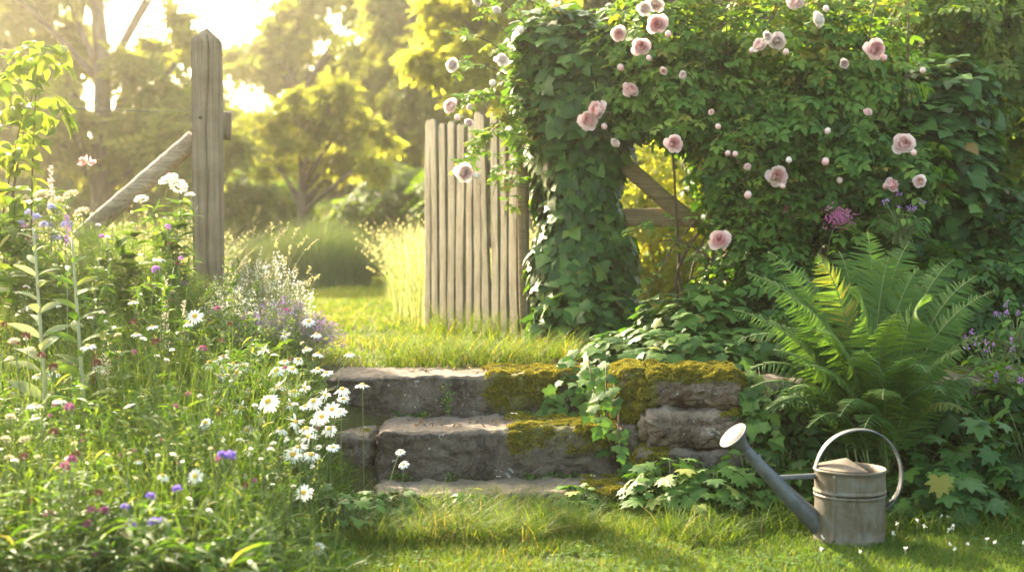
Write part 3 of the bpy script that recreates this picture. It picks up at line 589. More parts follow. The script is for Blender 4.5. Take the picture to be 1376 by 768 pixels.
def cane(a, b, c_, r0=.007, leaves=0, size=.1):
    pts = bez(a, b, c_, 16); pts = pts + .012 * np.stack([vn(pts, 8, 1), vn(pts, 8, 2), vn(pts, 8, 3)], -1); tube(cn, pts, np.linspace(r0, r0 * .4, 16), 6)
    if leaves:
        u = RS.uniform(.15, 1, leaves); k = (u * 15).astype(int); P = pts[k] + RS.normal(0, .012, (leaves, 3)); f = norm(rdir(leaves) + np.array([0, -.3, -.1])); nr = norm(np.array([0, -.2, 1.0]) + rdir(leaves) * .5); f = norm(f - nr * np.sum(f * nr, 1, keepdims=True))
        scatter(mb, ROSELEAF, P, f, nr, RS.uniform(size * .7, size * 1.2, leaves), np.clip(RS.normal(.7, .2, leaves), 0, 1))
for k in range(16):
    x = RS.uniform(950, 1110) if k > 3 else 925 + 12 * k; cane(W(x, 470, 6.75), W(x + RS.normal(0, 60), 330, 6.7), W(x + RS.normal(0, 110), RS.uniform(60, 220), 6.65), RS.uniform(.006, .012))
for a, b, c_ in [((930, 300), (900, 330), (868, 405)), ((1000, 400), (930, 300), (870, 330)), ((1010, 180), (1075, 130), (1120, 60)), ((1050, 220), (1090, 170), (1140, 130)), ((1150, 130), (1165, 60), (1182, -20)), ((1215, 110), (1225, 50), (1218, -20)), ((1160, 240), (1210, 260), (1240, 275)), ((960, 120), (985, 60), (975, 20)), ((1000, 90), (1035, 20), (1060, -10))]:
    cane(W(*a, 6.6), W(*b, 6.5), W(*c_, 6.55), .006, 8)
# arching canes over the gate
for a, b, c_, nl in [((730, 110), (665, 60), (612, 40), 14), ((725, 130), (660, 80), (602, 90), 18), ((720, 150), (670, 110), (606, 142), 34), ((722, 120), (690, 50), (640, 2), 16), ((735, 80), (700, 20), (670, -5), 10), ((725, 130), (690, 170), (662, 260), 44), ((715, 140), (650, 150), (622, 235), 40), ((722, 150), (680, 140), (640, 200), 40), ((755, 30), (735, 5), (690, -10), 10), ((720, 160), (690, 200), (678, 290), 30)]:
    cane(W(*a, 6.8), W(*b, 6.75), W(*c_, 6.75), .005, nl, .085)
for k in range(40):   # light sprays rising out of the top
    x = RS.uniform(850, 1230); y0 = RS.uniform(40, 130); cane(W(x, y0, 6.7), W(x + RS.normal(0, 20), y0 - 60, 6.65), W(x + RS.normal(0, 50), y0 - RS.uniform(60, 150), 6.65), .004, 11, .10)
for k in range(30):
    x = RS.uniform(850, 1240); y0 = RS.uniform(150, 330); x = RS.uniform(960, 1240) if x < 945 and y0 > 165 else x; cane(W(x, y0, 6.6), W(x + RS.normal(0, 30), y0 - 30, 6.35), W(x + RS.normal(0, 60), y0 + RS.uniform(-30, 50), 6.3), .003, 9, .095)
mb.build('foliage', M['rose'], rz); cn.build('cane', M['cane'], rz)
def petal_tpl(wd, cup, ruf, seed):
    n = 5; V = []; T = []; r_ = random.Random(seed)
    for i in range(n):
        t = i / (n - 1); hw = wd * .5 * (.28, .62, .9, 1.0, .74)[i]
        for j in range(5):
            u = j / 2 - 1; V.append((u * hw, t - .10 * u * u * t, cup * (u * u * .45 * t + (t * t) * .35) + ruf * t * r_.uniform(-.12, .12))); T.append(t)
    q = [(5 * i + j, 5 * i + j + 1, 5 * i + j + 6, 5 * i + j + 5) for i in range(n - 1) for j in range(4)]
    return np.array(V), [np.array(q)], np.array(T)
def rosemesh(seed, openness=1.0):
    """double rose, unit diameter, facing +z"""
    mb = MB(); rr = np.random.RandomState(seed)
    for layer, (n, ln, wd, ang, z0, tt) in enumerate([(7, .47, 1.0, 12, -.14, 1.0), (7, .46, .95, 32, -.15, .92), (8, .44, .85, 48, -.16, .8), (9, .40, .75, 61, -.15, .6), (9, .35, .65, 71, -.13, .4), (9, .30, .5, 80, -.10, .2), (6, .26, .45, 87, -.08, .08)]):
        for k in range(n):
            a = 2 * pi * (k + .5 * (layer % 2)) / n + rr.normal(0, .12); el = radians(ang * openness + (1 - openness) * 72 + rr.normal(0, 7)); tp = petal_tpl(wd, .45, .9, seed * 100 + layer * 10 + k)
            d = np.array([cos(a), sin(a), 0]); f = d * cos(el) + np.array([0, 0, sin(el)]); nr = -d * sin(el) + np.array([0, 0, cos(el)])
            base = d * (.03 + .012 * layer) + np.array([0, 0, z0]); v0 = mb.n
            scatter(mb, (tp[0], tp[1], np.clip(tt * .75 + .25 * tp[2] + rr.normal(0, .06), 0, 1)), base[None], f[None], nr[None], ln * rr.uniform(.9, 1.1), .5, 0)
    for k in range(5):
        a = 2 * pi * k / 5; scatter(mb, LANCE, np.array([[0, 0, -.13]]), np.array([[cos(a), sin(a), -.1]]), np.array([[0, 0, 1.0]]), .36, .5, 1)
    tube(mb, [(0, 0, -.12), (0, .02, -.35), (.03, .05, -.8)], .03, 6, .5, 2)
    return mb
RM = []
for s in range(5):
    o = rosemesh(s, 1.0 if s < 3 else .55).build('rose', [M['petal'], M['rose'], M['stem']]); RM.append(o.data); bpy.data.objects.remove(o)
bud = MB()
for k in range(6):
    if k == 0: lathe(bud, [(0, -.42), (.22, -.38), (.38, -.15), (.40, .05), (.33, .25), (.18, .38), (.0, .42)], (0, 0, 0), 12)
    a = 2 * pi * k / 6; d = np.array([cos(a), sin(a), 0]); scatter(bud, petal_tpl(.62, .9, .3, k), np.array([[0, 0, -.3]]) + d * .30, (d * .05 + np.array([0, 0, 1]))[None], (-d + np.array([0, 0, .3]))[None], .75, .5, 0)
for k in range(5): a = 2 * pi * k / 5 + .4; scatter(bud, LANCE, np.array([[cos(a) * .12, sin(a) * .12, -.42]]), np.array([[cos(a) * .8, sin(a) * .8, 1.0]]), np.array([[-cos(a), -sin(a), .8]]), .85, .5, 1)
tube(bud, [(0, 0, -.3), (0, .02, -.6), (.03, .05, -1.2)], .05, 6, .5, 2)
o = bud.build('rose_bud', [M['petal'], M['rose'], M['stem']]); BUD = o.data; bpy.data.objects.remove(o)
ROSES = [(832, 46, 21, .3), (862, 64, 25, .1), (884, 33, 27, 0), (881, 5, 24, .7), (893, 95, 14, .2), (919, 102, 15, .8), (847, 122, 24, .1), (803, 149, 28, .15), (790, 162, 27, .2), (825, 194, 17, .6), (905, 193, 24, .1), (957, 151, 11, .4), (1022, 61, 21, .5), (1044, 55, 24, .7), (1070, 3, 26, .4), (1098, 27, 23, .95), (1175, 66, 28, 0), (1135, 86, 17, .7), (1165, 152, 15, .2), (1215, 194, 30, .35), (1044, 237, 28, .2), (1055, 280, 18, .15), (968, 323, 28, 0), (1005, 226, 14, .3),
         (1198, 249, 22, -.3), (1236, 244, 18, .5), (607, 88, 19, .9), (606, 143, 21, .5), (629, 166, 15, .6), (623, 232, 26, .6), (674, 81, 19, 1), (666, 15, 15, .9), (640, 4, 16, .9), (632, 145, 12, .7), (866, 12, 20, .8), (1030, 50, 16, .8)]
BUDS = [(834, 91, 10, .3), (978, 206, 8, .3), (988, 207, 8, .3), (1109, 217, 11, .2), (1005, 262, 11, .2), (1190, 250, 9, .2), (662, 112, 10, .9), (1112, 176, 9, .6), (640, 236, 9, .9), (1128, 242, 9, .7), (965, 170, 8, .4), (1060, 215, 9, .8), (700, 40, 9, .9), (1240, 95, 9, .5), (812, 170, 9, .3), (1056, 70, 9, .5), (1010, 68, 8, .5), (898, 46, 9, .3), (1188, 78, 9, .2), (1228, 205, 9, .3), (1052, 250, 8, .3), (615, 158, 9, .7), (1224, 240, 9, .3), (872, 78, 8, .4), (1110, 12, 9, .8)]
for k, (x, y, s_, pale) in enumerate(ROSES + BUDS):
    isb = k >= len(ROSES); d = (6.62 if x < 700 else 6.22 + .06 * RS.normal() if x > 850 else 6.48); me = BUD if isb else RM[RS.randint(3) if s_ > 17 else 3 + RS.randint(2)]
    o = bpy.data.objects.new('rose_bud' if isb else 'rose', me); COL.objects.link(o); o.parent = rz; p = W(x, y, d); o.location = Vector(p) - rz.location
    q = s_ / PXM(d) * (1.12 if not isb else 1.15); o.scale = (q, q, q); o.color = (max(0, pale), max(0, pale), max(0, pale), 1)
    dv = Vector((RS.normal(-.15, .5), -1 + RS.normal(0, .2), RS.normal(.3, .4))) if not isb else Vector((RS.normal(0, .3), -.4, .8)); o.rotation_euler = dv.to_track_quat('Z', 'Y').to_euler()

# ------------------------------------------------------------------ shrubs at the right and behind the fence
def shrub(name, label, cat, base, blobs, tpl, size, ml, up=.6, rmean=.5, n_st=9, group=None, shell=.35, core=0):
    o = thing(name, label, cat, base, group); mb = MB(); leafmass(mb, blobs, tpl, size, 0, up, .6, .4, rmean, .25, shell); mb.build('foliage', M[ml], o)
    st = MB(); b = np.asarray(base, float)
    for k in range(n_st):
        c, r, n = blobs[k % len(blobs)]; e = np.asarray(c) + rdir(1)[0] * np.asarray(r) * .6; s_ = b + np.array([RS.normal(0, .08), RS.normal(0, .05), 0]); tube(st, bez(s_, (s_ + e) / 2 + np.array([0, 0, .1]) + rdir(1)[0] * .05, e, 12), np.linspace(.012, .004, 12) * (1 + core), 6)
    st.build('stem', M['cane'], o); return o
shrub('leafy_shrub', 'sunlit yellow green shrub overhanging the top right corner', 'shrub', W(1340, 420, 7.5), [(W(1340, 120, 7.4), (.42, .4, .5), 330), (W(1290, 40, 7.4), (.4, .4, .34), 250), (W(1210, 10, 7.5), (.32, .3, .2), 110), (W(1390, 240, 7.3), (.3, .3, .5), 260), (W(1380, 20, 7.4), (.4, .4, .4), 260)], SPRAY, .17, 'shrub', .8, .55)
shrub('hedge_bush', 'dark leafy bush filling the shade between fern and fence', 'shrub', W(1120, 470, 6.4), [(np.array([1.15, 5.2, .22]), (.34, .10, .24), 150), (np.array([1.75, 5.2, .24]), (.45, .10, .26), 210), (W(1090, 430, 6.35), (.42, .3, .26), 560), (W(1190, 430, 6.3), (.42, .3, .28), 420), (W(1290, 420, 6.3), (.42, .3, .3), 420), (W(1380, 380, 6.5), (.3, .3, .4), 330), (W(990, 440, 6.5), (.3, .25, .2), 260)], SPRAY, .16, 'rose', .5, .2)
shrub('leafy_shrub', 'bright backlit bush glimpsed through the gap beside the slanting brace', 'shrub', W(890, 400, 9.2), [(W(880, 340, 9.2), (.42, .3, .38), 190), (W(930, 250, 9.4), (.5, .3, .4), 170), (W(820, 250, 9.6), (.5, .3, .4), 140), (W(980, 380, 9.3), (.5, .3, .4), 150), (W(850, 400, 9.1), (.4, .3, .25), 140)], SPRAY, .19, 'treey', .6, .4)
shrub('leafy_shrub', 'green bush behind the fence below the upper right shrub', 'shrub', W(1360, 420, 8.4), [(W(1340, 330, 8.3), (.5, .4, .45), 420), (W(1240, 330, 8.5), (.5, .4, .5), 420), (W(1100, 330, 8.6), (.6, .4, .5), 420)], SPRAY, .24, 'shrub', .6, .3)

# ------------------------------------------------------------------ fern
FB = np.array([1.30, 5.06, .10])
fr = thing('fern', 'large green fern with arching fronds beside the watering can', 'fern', FB)
def pinna():
    n = 9; V = []; T = []
    for i in range(2 * n + 1):
        t = i / (2 * n); hw = .09 * (1 - t) ** .6 * (1.0 if i % 2 == 0 else .62) + .004; z = -.22 * t * t
        V += [(-hw, t - .02, z - .02), (0, t, z), (hw, t - .02, z - .02)]; T += [1, 0, 1]
    q = [(3 * i + j, 3 * i + j + 1, 3 * i + j + 4, 3 * i + j + 3) for i in range(2 * n) for j in (0, 1)]
    return np.array(V), [np.array(q)], np.array(T, float)
PIN = pinna()
def frond(base, ctrl, tip, wid, tone, npair=42, face=None):
    pts = bez(base, ctrl, tip, 60); tg = norm(np.gradient(pts, axis=0)); out_ = norm(np.array([tip[0] - base[0], tip[1] - base[1], 0]) + np.array([0, -.35, .0])); mb = MB()
    tube(mb, pts, np.linspace(.0042, .0012, 60), 5, .5, 1); up = norm(np.array([0, -.55, .9]) if face is None else np.asarray(face, float))
    L = np.linalg.norm(np.diff(pts, axis=0), axis=1).sum()
    ts = np.linspace(.16, .995, npair)
    for sgn in (-1, 1):
        k = (ts * 59).astype(int); T_ = tg[k]; nr = norm(up - T_ * np.sum(T_ * up, 1, keepdims=True)); side = np.cross(T_, nr) * sgn
        prof = np.sin(pi * np.clip((ts - .08) / .98, 0, 1) ** .62) ** .85; ln = wid * np.maximum(prof, .06) * (1 + RS.normal(0, .06, npair))
        f = norm(side + T_ * .42 - nr * .12 + RS.normal(0, .07, (npair, 3))); scatter(mb, PIN, pts[k], f, norm(nr + RS.normal(0, .12, (npair, 3))), ln, np.clip(tone + RS.normal(0, .07, npair), 0, 1), 0)
    mb.build('frond', [M['fern'], M['stem']], fr)
for tx, ty, dd, wd, tone in [(1166, 312, .10, .135, .45), (1003, 366, .0, .12, .5), (985, 416, -.12, .10, .6), (1032, 338, .15, .13, .4), (1098, 342, -.05, .13, .85), (1222, 325, .15, .13, .45), (1284, 347, .12, .12, .55), (1314, 370, 0, .12, .55), (1338, 390, -.12, .10, .6), (1322, 450, -.22, .10, .6), (1128, 338, .2, .13, .35), (1195, 345, .0, .13, .55),
                             (1062, 400, -.25, .12, .6), (1150, 385, -.28, .12, .6), (1245, 395, -.28, .12, .6), (1205, 420, -.38, .11, .65), (1105, 440, -.38, .11, .6), (1290, 470, -.38, .10, .6), (1040, 470, -.3, .10, .5), (1262, 360, .25, .12, .3), (1072, 365, .25, .12, .3), (1180, 360, .3, .13, .25), (1020, 430, .1, .11, .4), (1310, 420, .1, .11, .4), (1085, 490, -.42, .10, .5), (1160, 470, -.45, .10, .55), (1225, 480, -.45, .10, .5), (1130, 410, .0, .12, .45), (1235, 360, -.05, .12, .5), (1060, 440, .05, .11, .35), (1275, 420, .05, .11, .45)]:
    tip = W(tx, ty, 5.08 + dd); b = FB + np.array([RS.normal(0, .035), RS.normal(0, .03), 0]); ct = b + (tip - b) * np.array([.28, .28, .72]) + np.array([0, 0, .09])
    frond(b, ct, tip, wd, tone)
for tx, ty, dd, wd, tone, cz in [(1300, 557, -.30, .075, .9, .28), (1062, 522, -.30, .085, .6, .3), (1186, 537, -.46, .085, .75, .34), (1128, 560, -.46, .08, .5, .33), (1330, 520, -.1, .09, .5, .35), (1245, 500, -.42, .09, .55, .42), (1010, 520, -.15, .085, .4, .33), (1085, 575, -.35, .07, .45, .25), (1000, 500, -.05, .10, .5, .42), (1030, 550, -.2, .09, .4, .3), (995, 455, .05, .10, .5, .5), (1270, 530, -.4, .09, .55, .35), (1160, 580, -.42, .08, .4, .26)]:
    tip = W(tx, ty, 5.08 + dd); b = FB + np.array([RS.normal(0, .03), RS.normal(0, .02), 0]); ct = np.array([(b[0] * .55 + tip[0] * .45), (b[1] + tip[1]) / 2, FB[2] + cz + .12]); frond(b, ct, tip, wd, tone, 36, (0, -.3, 1))  # low right frond has a raised tone, a lit look put into its colour

# ------------------------------------------------------------------ watering can
CY = 4.5; K = 1 / PXM(CY); c0 = W(1141, 731, CY); CX = c0[0]; CZ = float(H(CX, CY)) + .0
can = thing('watering_can', 'old galvanised watering can with long spout standing on the lawn', 'watering can', (CX, CY, CZ))
R_ = .1105; HT = W(0, 628, CY)[2] - CZ
def q(px, py, dy=0.0): return W(px, py, CY + dy)
mb = MB(); band = lambda z: [(R_, z - .008), (R_ + .0035, z - .003), (R_ + .0035, z + .001), (R_, z + .006)]
prof = [(0, .004), (R_ * .97, .004), (R_ + .002, .0), (R_ + .004, .006), (R_ + .001, .012), (R_, .05)] + [(R_, z) for z in np.linspace(.06, HT * .60, 10)] + band(HT * .645) + band(HT * .70) + [(R_, z) for z in np.linspace(HT * .74, HT - .012, 6)] + [(R_ + .001, HT - .01), (R_ + .004, HT - .006), (R_ + .004, HT - .001), (R_ + .001, HT + .001), (R_ - .003, HT - .002), (R_ - .004, HT - .03), (R_ - .005, .02), (0, .015)]
lathe(mb, prof, (CX, CY, CZ), 72); V = mb.V[0]; rad = norm(np.stack([V[:, 0] - CX, V[:, 1] - CY, 0 * V[:, 0]], -1)); mb.V[0] = V + rad * (.0022 * vn(V, 14, 3) + .0012 * vn(V, 35, 8))[:, None]
mb.build('body', M['zinc'], can)
mb = MB(); top = np.array([CX - .012, CY - .005, CZ + HT + .030]); an = np.linspace(radians(-72), radians(-262), 40); arc = np.stack([CX + (R_ - .003) * np.cos(an), CY + (R_ - .003) * np.sin(an), np.full(40, CZ + HT + .0015)], -1)
mid = arc * .5 + top * .5; V = np.concatenate([arc, mid, [top]]); i = np.arange(39); mb.add(V, [np.stack([i, i + 1, i + 41, i + 40], -1), np.stack([i + 40, i + 41, np.full(39, 80)], -1)])
hd = mb.build('hood', M['zincpale'], can, False); sm = hd.modifiers.new('thick', 'SOLIDIFY'); sm.thickness = .003
mb = MB(); sa = radians(-128); ex, ey = CX + (R_ + .0006) * cos(sa), CY + (R_ + .0006) * sin(sa); beam(mb, (ex, ey, CZ + .012), (ex, ey, CZ + HT - .012), .004, .010, up=(-sin(sa), cos(sa), 0), seed=4, rough=.0004); mb.build('seam', M['zinc'], can)
# spout, rose, brace, handle
sdir = norm(np.array([-.66, -.22, .72])); s0 = q(1098, 706); s1 = q(1000, 601, -.035)
mb = MB(); tube(mb, bez(s0 + np.array([.02, 0, -.01]), (s0 + s1) / 2 + np.array([-.004, 0, -.006]), s1, 24), np.linspace(.034, .0165, 24), 24); mb.build('spout', M['zincblue'], can)
mb = MB(); pp = s0 + (s1 - s0) * .86; ax = norm(s1 - s0); lathe(mb, [(.0215, -.006), (.0225, 0), (.0215, .006)], pp, 24, axis=ax); mb.build('spout_collar', M['zincblue'], can)
mb = MB(); lathe(mb, [(.017, -.008), (.0185, .004), (.026, .022), (.047, .050), (.0505, .053), (.0505, .058), (.047, .058)], s1, 40, axis=sdir); ro = mb.build('rose', M['zincblue'], can)
mb = MB(); fc = s1 + sdir * .058; lathe(mb, [(.0485, -.003), (.040, .003), (.02, .0065), (0, .0075)], fc, 40, axis=sdir); fp = mb.build('rose_face', M['zincpale'], ro)
mb = MB(); zx = norm(np.cross(sdir, [0, 1, .01])); zy = np.cross(sdir, zx)
for ring, cnt in ((.01, 5), (.02, 11), (.03, 17), (.039, 22)):
    for k in range(cnt):
        a = 2 * pi * k / cnt; lathe(mb, [(0, .0006), (.0017, .0005), (.0019, -.002)], fc + zx * ring * cos(a) + zy * ring * sin(a) + sdir * (.0078 - 3.0 * ring * ring), 6, axis=sdir)
mb.build('hole_pattern', M['hole'], ro)
mb = MB(); beam(mb, q(1040, 642, -.02), q(1097, 639, -.004), .018, .016, seed=3, rough=.0006); mb.build('spout_brace', M['zincblue'], can)
hp = np.array([q(x, y) for x, y in [(1095, 628), (1098, 617), (1104, 604), (1112, 594), (1123, 585), (1136, 579), (1150, 576), (1163, 576), (1176, 579), (1188, 586), (1198, 596), (1206, 609), (1211, 624), (1212, 640), (1210, 654), (1205, 666), (1198, 675), (1189, 683)]])
tgn = norm(np.gradient(hp, axis=0)); nn_ = norm(np.cross(tgn, [0, 1, 0])); Yv = np.array([0, 1.0, 0])
sec = [(-.017, .0045), (-.0185, .0015), (-.0165, -.002), (-.012, -.0005), (.012, -.0005), (.0165, -.002), (.0185, .0015), (.017, .0045), (.0145, .0025), (-.0145, .0025)]
V = np.concatenate([hp + Yv * a * (1 - .0) - nn_ * b for a, b in sec]); n_ = len(hp); k_ = len(sec); fq = []
for a in range(k_):
    b = (a + 1) % k_
    for i_ in range(n_ - 1): fq.append((a * n_ + i_, b * n_ + i_, b * n_ + i_ + 1, a * n_ + i_ + 1))
mb = MB(); mb.add(V, [np.array(fq)]); ho = mb.build('handle', M['zincblue'], can); ho.modifiers.new('sub', 'SUBSURF').render_levels = 2
# ------------------------------------------------------------------ lawns and other ground cover
def on_ground(x, y): return np.stack([x, y, H(x, y)], -1)
def edge_x(y): return np.interp(y, [3.0, 4.13, 4.6, 5.0, 5.6, 6.0, 6.5, 7.0, 8.0], [-.36, -.50, -.53, -.57, -.76, -.84, -1.0, -1.13, -1.4])
def lawn(name, n, x0, x1, y0, y1, h, wd, keep=None, hmul=None, ml='grass', lean=(.25, .9), segs=3, rm=.5, rsd=.22):
    x = RS.uniform(x0, x1, n); y = RS.uniform(y0, y1, n)
    if keep is not None: k = keep(x, y); x, y = x[k], y[k]
    P = on_ground(x, y); N = len(P); P[:, 2] -= .004; pt = fbm(np.stack([x, y, 0 * x], -1), 2.2, 21, 3)
    hh = RS.uniform(h[0], h[1], N) * (1 + .5 * pt);
    if hmul is not None: hh = hh * hmul(x, y)
    mb = MB(); blades(mb, P, hh, RS.uniform(wd * .6, wd * 1.2, N), RS.uniform(*lean, N), np.clip(RS.normal(rm, rsd, N) + .3 * pt, 0, 1), segs); return mb
soil = lambda x, y: ((x - .15) / .16) ** 2 + ((y - 4.24) / .06) ** 2 + .5 * vn(np.stack([x, y, 0 * x], -1), 14, 2)
mb = lawn('lower', 95000, -.7, 2.2, 3.75, 5.15, (.018, .05), .0034, lambda x, y: (x > edge_x(y) - .06) & (y < 5.0 + .1 * (x > .5)) & ((soil(x, y) > 1) | (RS.uniform(0, 1, len(x)) < .12)), lambda x, y: .85 + .6 * ss(4.45, 4.7, y) - .5 * ss(4.75, 4.9, y) * (x < .45) + .4 * ss(.5, .9, y - 4.4) * (x > .5))
tag(mb.build('lower_lawn', M['grass']), None, None, None, 'stuff')
mb = lawn('tufts', 9500, -.55, .75, 4.4, 4.97, (.05, .15), .0036, lambda x, y: vn(np.stack([x, y, 0 * x], -1), 5, 8) > -.15 + .9 * (4.75 - y), None, 'grass', (.4, 1.5), 4)
P = on_ground(RS.uniform(-.5, .55, 700), RS.uniform(4.84, 4.95, 700)); blades(mb, P, RS.uniform(.03, .08, 700), .003, RS.uniform(.2, 1.1, 700), np.clip(RS.normal(.5, .25, 700), 0, 1), 4)
P = on_ground(RS.uniform(.6, 2.2, 2600), RS.uniform(4.55, 5.0, 2600)); blades(mb, P, RS.uniform(.06, .16, 2600), .0034, RS.uniform(.5, 1.6, 2600), np.clip(RS.normal(.4, .25, 2600), 0, 1), 4)
tag(mb.build('long_grass', M['grass']), None, None, None, 'stuff')
n = 4200; x = RS.uniform(-.55, 2.1, n); y = RS.uniform(4.05, 5.0, n); k = fbm(np.stack([x, y, 0 * x], -1), 3.2, 61, 3) > .12; x, y = x[k], y[k]; n = len(x); P = on_ground(x, y); P[:, 2] += RS.uniform(.008, .026, n); mb = MB()
for j in range(3):
    a = RS.uniform(0, 6.28, n) * 0 + j * 2.1 + x * 97; f = np.stack([np.cos(a), np.sin(a), 0 * a + .1], -1); scatter(mb, t_oval(.85, .12, .15, 4), P, f, norm(np.array([0, 0, 1.0]) + rdir(n) * .3), .009 + .004 * vn(P, 30, 3), np.clip(.5 + .4 * vn(P, 20, 5), 0, 1))
tag(mb.build('lawn_clover', M['ivylit']), None, None, None, 'stuff')
mb = lawn('upper', 90000, -1.7, 1.0, 6.0, 16.5, (.03, .075), .0055, lambda x, y: (x > np.interp(y, [6, 7, 9, 12, 17], [-.9, -1.2, -1.75, -2.4, -3.6])) & (x < np.interp(y, [6, 7, 9, 16], [.5, .4, -.1, -.6]) + .3), lambda x, y: .7 + 1.0 * np.exp(-((y - 6.35) / .3) ** 2) * (x > -.3) + .03 * (y - 6), 'grass', (.3, 1.0), 3, .66)
x = RS.uniform(-4.2, -.2, 26000); y = RS.uniform(8, 17, 26000); P = on_ground(x, y); blades(mb, P, RS.uniform(.03, .07, 26000), .009, RS.uniform(.3, 1, 26000), np.clip(RS.normal(.7, .2, 26000), 0, 1), 2)
P = on_ground(RS.uniform(-.55, .3, 1700), RS.uniform(6.05, 6.5, 1700)); blades(mb, P, RS.uniform(.08, .2, 1700), .0035, RS.uniform(.4, 1.4, 1700), np.clip(RS.normal(.6, .25, 1700), 0, 1), 4)
u = RS.uniform(0, 1, 900); gq = hinge + gv * u[:, None] + RS.normal(0, .07, (900, 2)); P = on_ground(gq[:, 0], gq[:, 1]); blades(mb, P, RS.uniform(.08, .26, 900), .0036, RS.uniform(.3, 1.0, 900), np.clip(RS.normal(.6, .25, 900), 0, 1), 4)
tag(mb.build('upper_lawn', M['grass']), None, None, None, 'stuff')
# unmown meadow round the mown path
def seeds(mb, P, h, lean, az, size, m=1):
    d = np.stack([np.cos(az), np.sin(az), 0 * az], -1)
    for k in range(5):
        t = .78 + .055 * k; c = P + d * (lean * h * t ** 1.9)[:, None]; c[:, 2] += h * t * (1 - .35 * np.minimum(lean, 1.6) * t)
        f = norm(np.array([0, 0, 1.0]) + rdir(len(P)) * .55); scatter(mb, TINY, c, f, rdir(len(P)), size * RS.uniform(.6, 1.2, len(P)), np.clip(RS.normal(.85, .1, len(P)), 0, 1), m)
def meadow(n, xs, ys, h, wd, keep, sd=.3, rm=.5):
    x = RS.uniform(*xs, n); y = RS.uniform(*ys, n); k = keep(x, y); x, y = x[k], y[k]; P = on_ground(x, y); N = len(P); az = RS.uniform(0, 2 * pi, N); hh = RS.uniform(*h, N) * (1 + .35 * fbm(P, .9, 5, 2)); ln = RS.uniform(.15, .7, N)
    mb = MB(); blades(mb, P, hh, RS.uniform(wd * .6, wd * 1.2, N), ln, np.clip(RS.normal(rm, .25, N), 0, 1), 4, 0, az); s_ = np.where(RS.uniform(0, 1, N) < sd)[0]; seeds(mb, P[s_], hh[s_], ln[s_], az[s_], .010 + .0008 * y[s_].mean()); return mb
mb = meadow(26000, (-1.3, 1.5), (8.2, 17), (.3, .72), .0055, lambda x, y: (x > np.interp(y, [8, 9, 12, 17], [-.52, -.72, -1.0, -1.25]) + .12 * vn(np.stack([x, y, 0 * x], -1), 2, 3)) & (x < .55))
tag(mb.build('meadow_grass', [M['meadow'], M['meadow']]), None, None, None, 'stuff')
mb = meadow(9000, (-5.5, -1.2), (7.4, 17), (.35, .75), .007, lambda x, y: (x < np.interp(y, [7, 9, 12, 17], [-1.35, -1.85, -2.45, -3.4])) & (y > 7.2))
tag(mb.build('meadow_grass', [M['meadow'], M['meadow']]), None, None, None, 'stuff')
mb = meadow(16000, (-16, 16), (17, 34), (.4, 1.1), .016, lambda x, y: x > -99, .2, .45)
tag(mb.build('meadow_grass', [M['meadow'], M['meadow']]), None, None, None, 'stuff')

# dry litter under the hedge and on the treads, weeds in the joints
n = 900; x = np.concatenate([RS.normal(.25, .16, 500), RS.uniform(-.4, .4, 160), RS.uniform(.6, 2.2, 240)]); y = np.concatenate([RS.normal(6.2, .12, 500), np.where(RS.uniform(0, 1, 160) > .5, RS.uniform(5.32, 5.6, 160), RS.uniform(5.7, 6.0, 160)), RS.uniform(4.65, 5.1, 240)])
z = H(x, y); st_ = (x < .4) & (y > 5.28) & (y < 5.62); z = np.where(st_, .258, np.where((x < .4) & (y >= 5.62) & (y < 6.02), .424, z)) + RS.uniform(.004, .03, n) * np.where(y > 6.05, 1, .25); P = np.stack([x, y, z], -1); mb = MB(); f = rdir(n) * [1, 1, .25]; scatter(mb, t_oval(.5, .3, .5, 4), P, f, norm(np.array([0, 0, 1.0]) + rdir(n) * .4), RS.uniform(.008, .03, n), np.clip(RS.normal(.5, .3, n), 0, 1))
M['litter'] = leafmat('dry_leaf', [(0, (.05, .03, .018)), (.5, (.13, .08, .04)), (1, (.24, .16, .08))], .2, (1.2, 1, .7), .7, .2); tag(mb.build('leaf_litter', M['litter']), None, None, None, 'stuff')
mb = MB()
for yy, zz, n in ((5.26, .072, 420), (5.63, .252, 260)):
    x = RS.uniform(-.45, .36, n); k = vn(np.stack([x, 0 * x + yy, 0 * x], -1), 9, 3) > .0; x = x[k]; n = len(x); P = np.stack([x, yy - np.abs(RS.normal(0, .022, n)), np.full(n, zz - .004)], -1); blades(mb, P, RS.uniform(.012, .045, n), .0028, RS.uniform(.4, 1.5, n), np.clip(RS.normal(.5, .25, n), 0, 1), 3)
    m_ = 240; xi = RS.randint(0, max(n, 1), m_); P = np.stack([x[xi] + RS.normal(0, .015, m_), yy - np.abs(RS.normal(0, .02, m_)), zz + RS.uniform(0, .02, m_)], -1); scatter(mb, TINY, P, rdir(m_), norm(rdir(m_) + [0, -.3, 1]), RS.uniform(.008, .018, m_), np.clip(RS.normal(.5, .25, m_), 0, 1))
P = W(602, 540, 5.60)[None] + RS.normal(0, 1, (90, 3)) * [.012, .006, .035]; scatter(mb, TINY, P, rdir(90), norm(rdir(90) + [0, -1, .6]), RS.uniform(.008, .016, 90), np.clip(RS.normal(.7, .2, 90), 0, 1))
tag(mb.build('crevice_weeds', M['ivylit']), None, None, None, 'stuff')

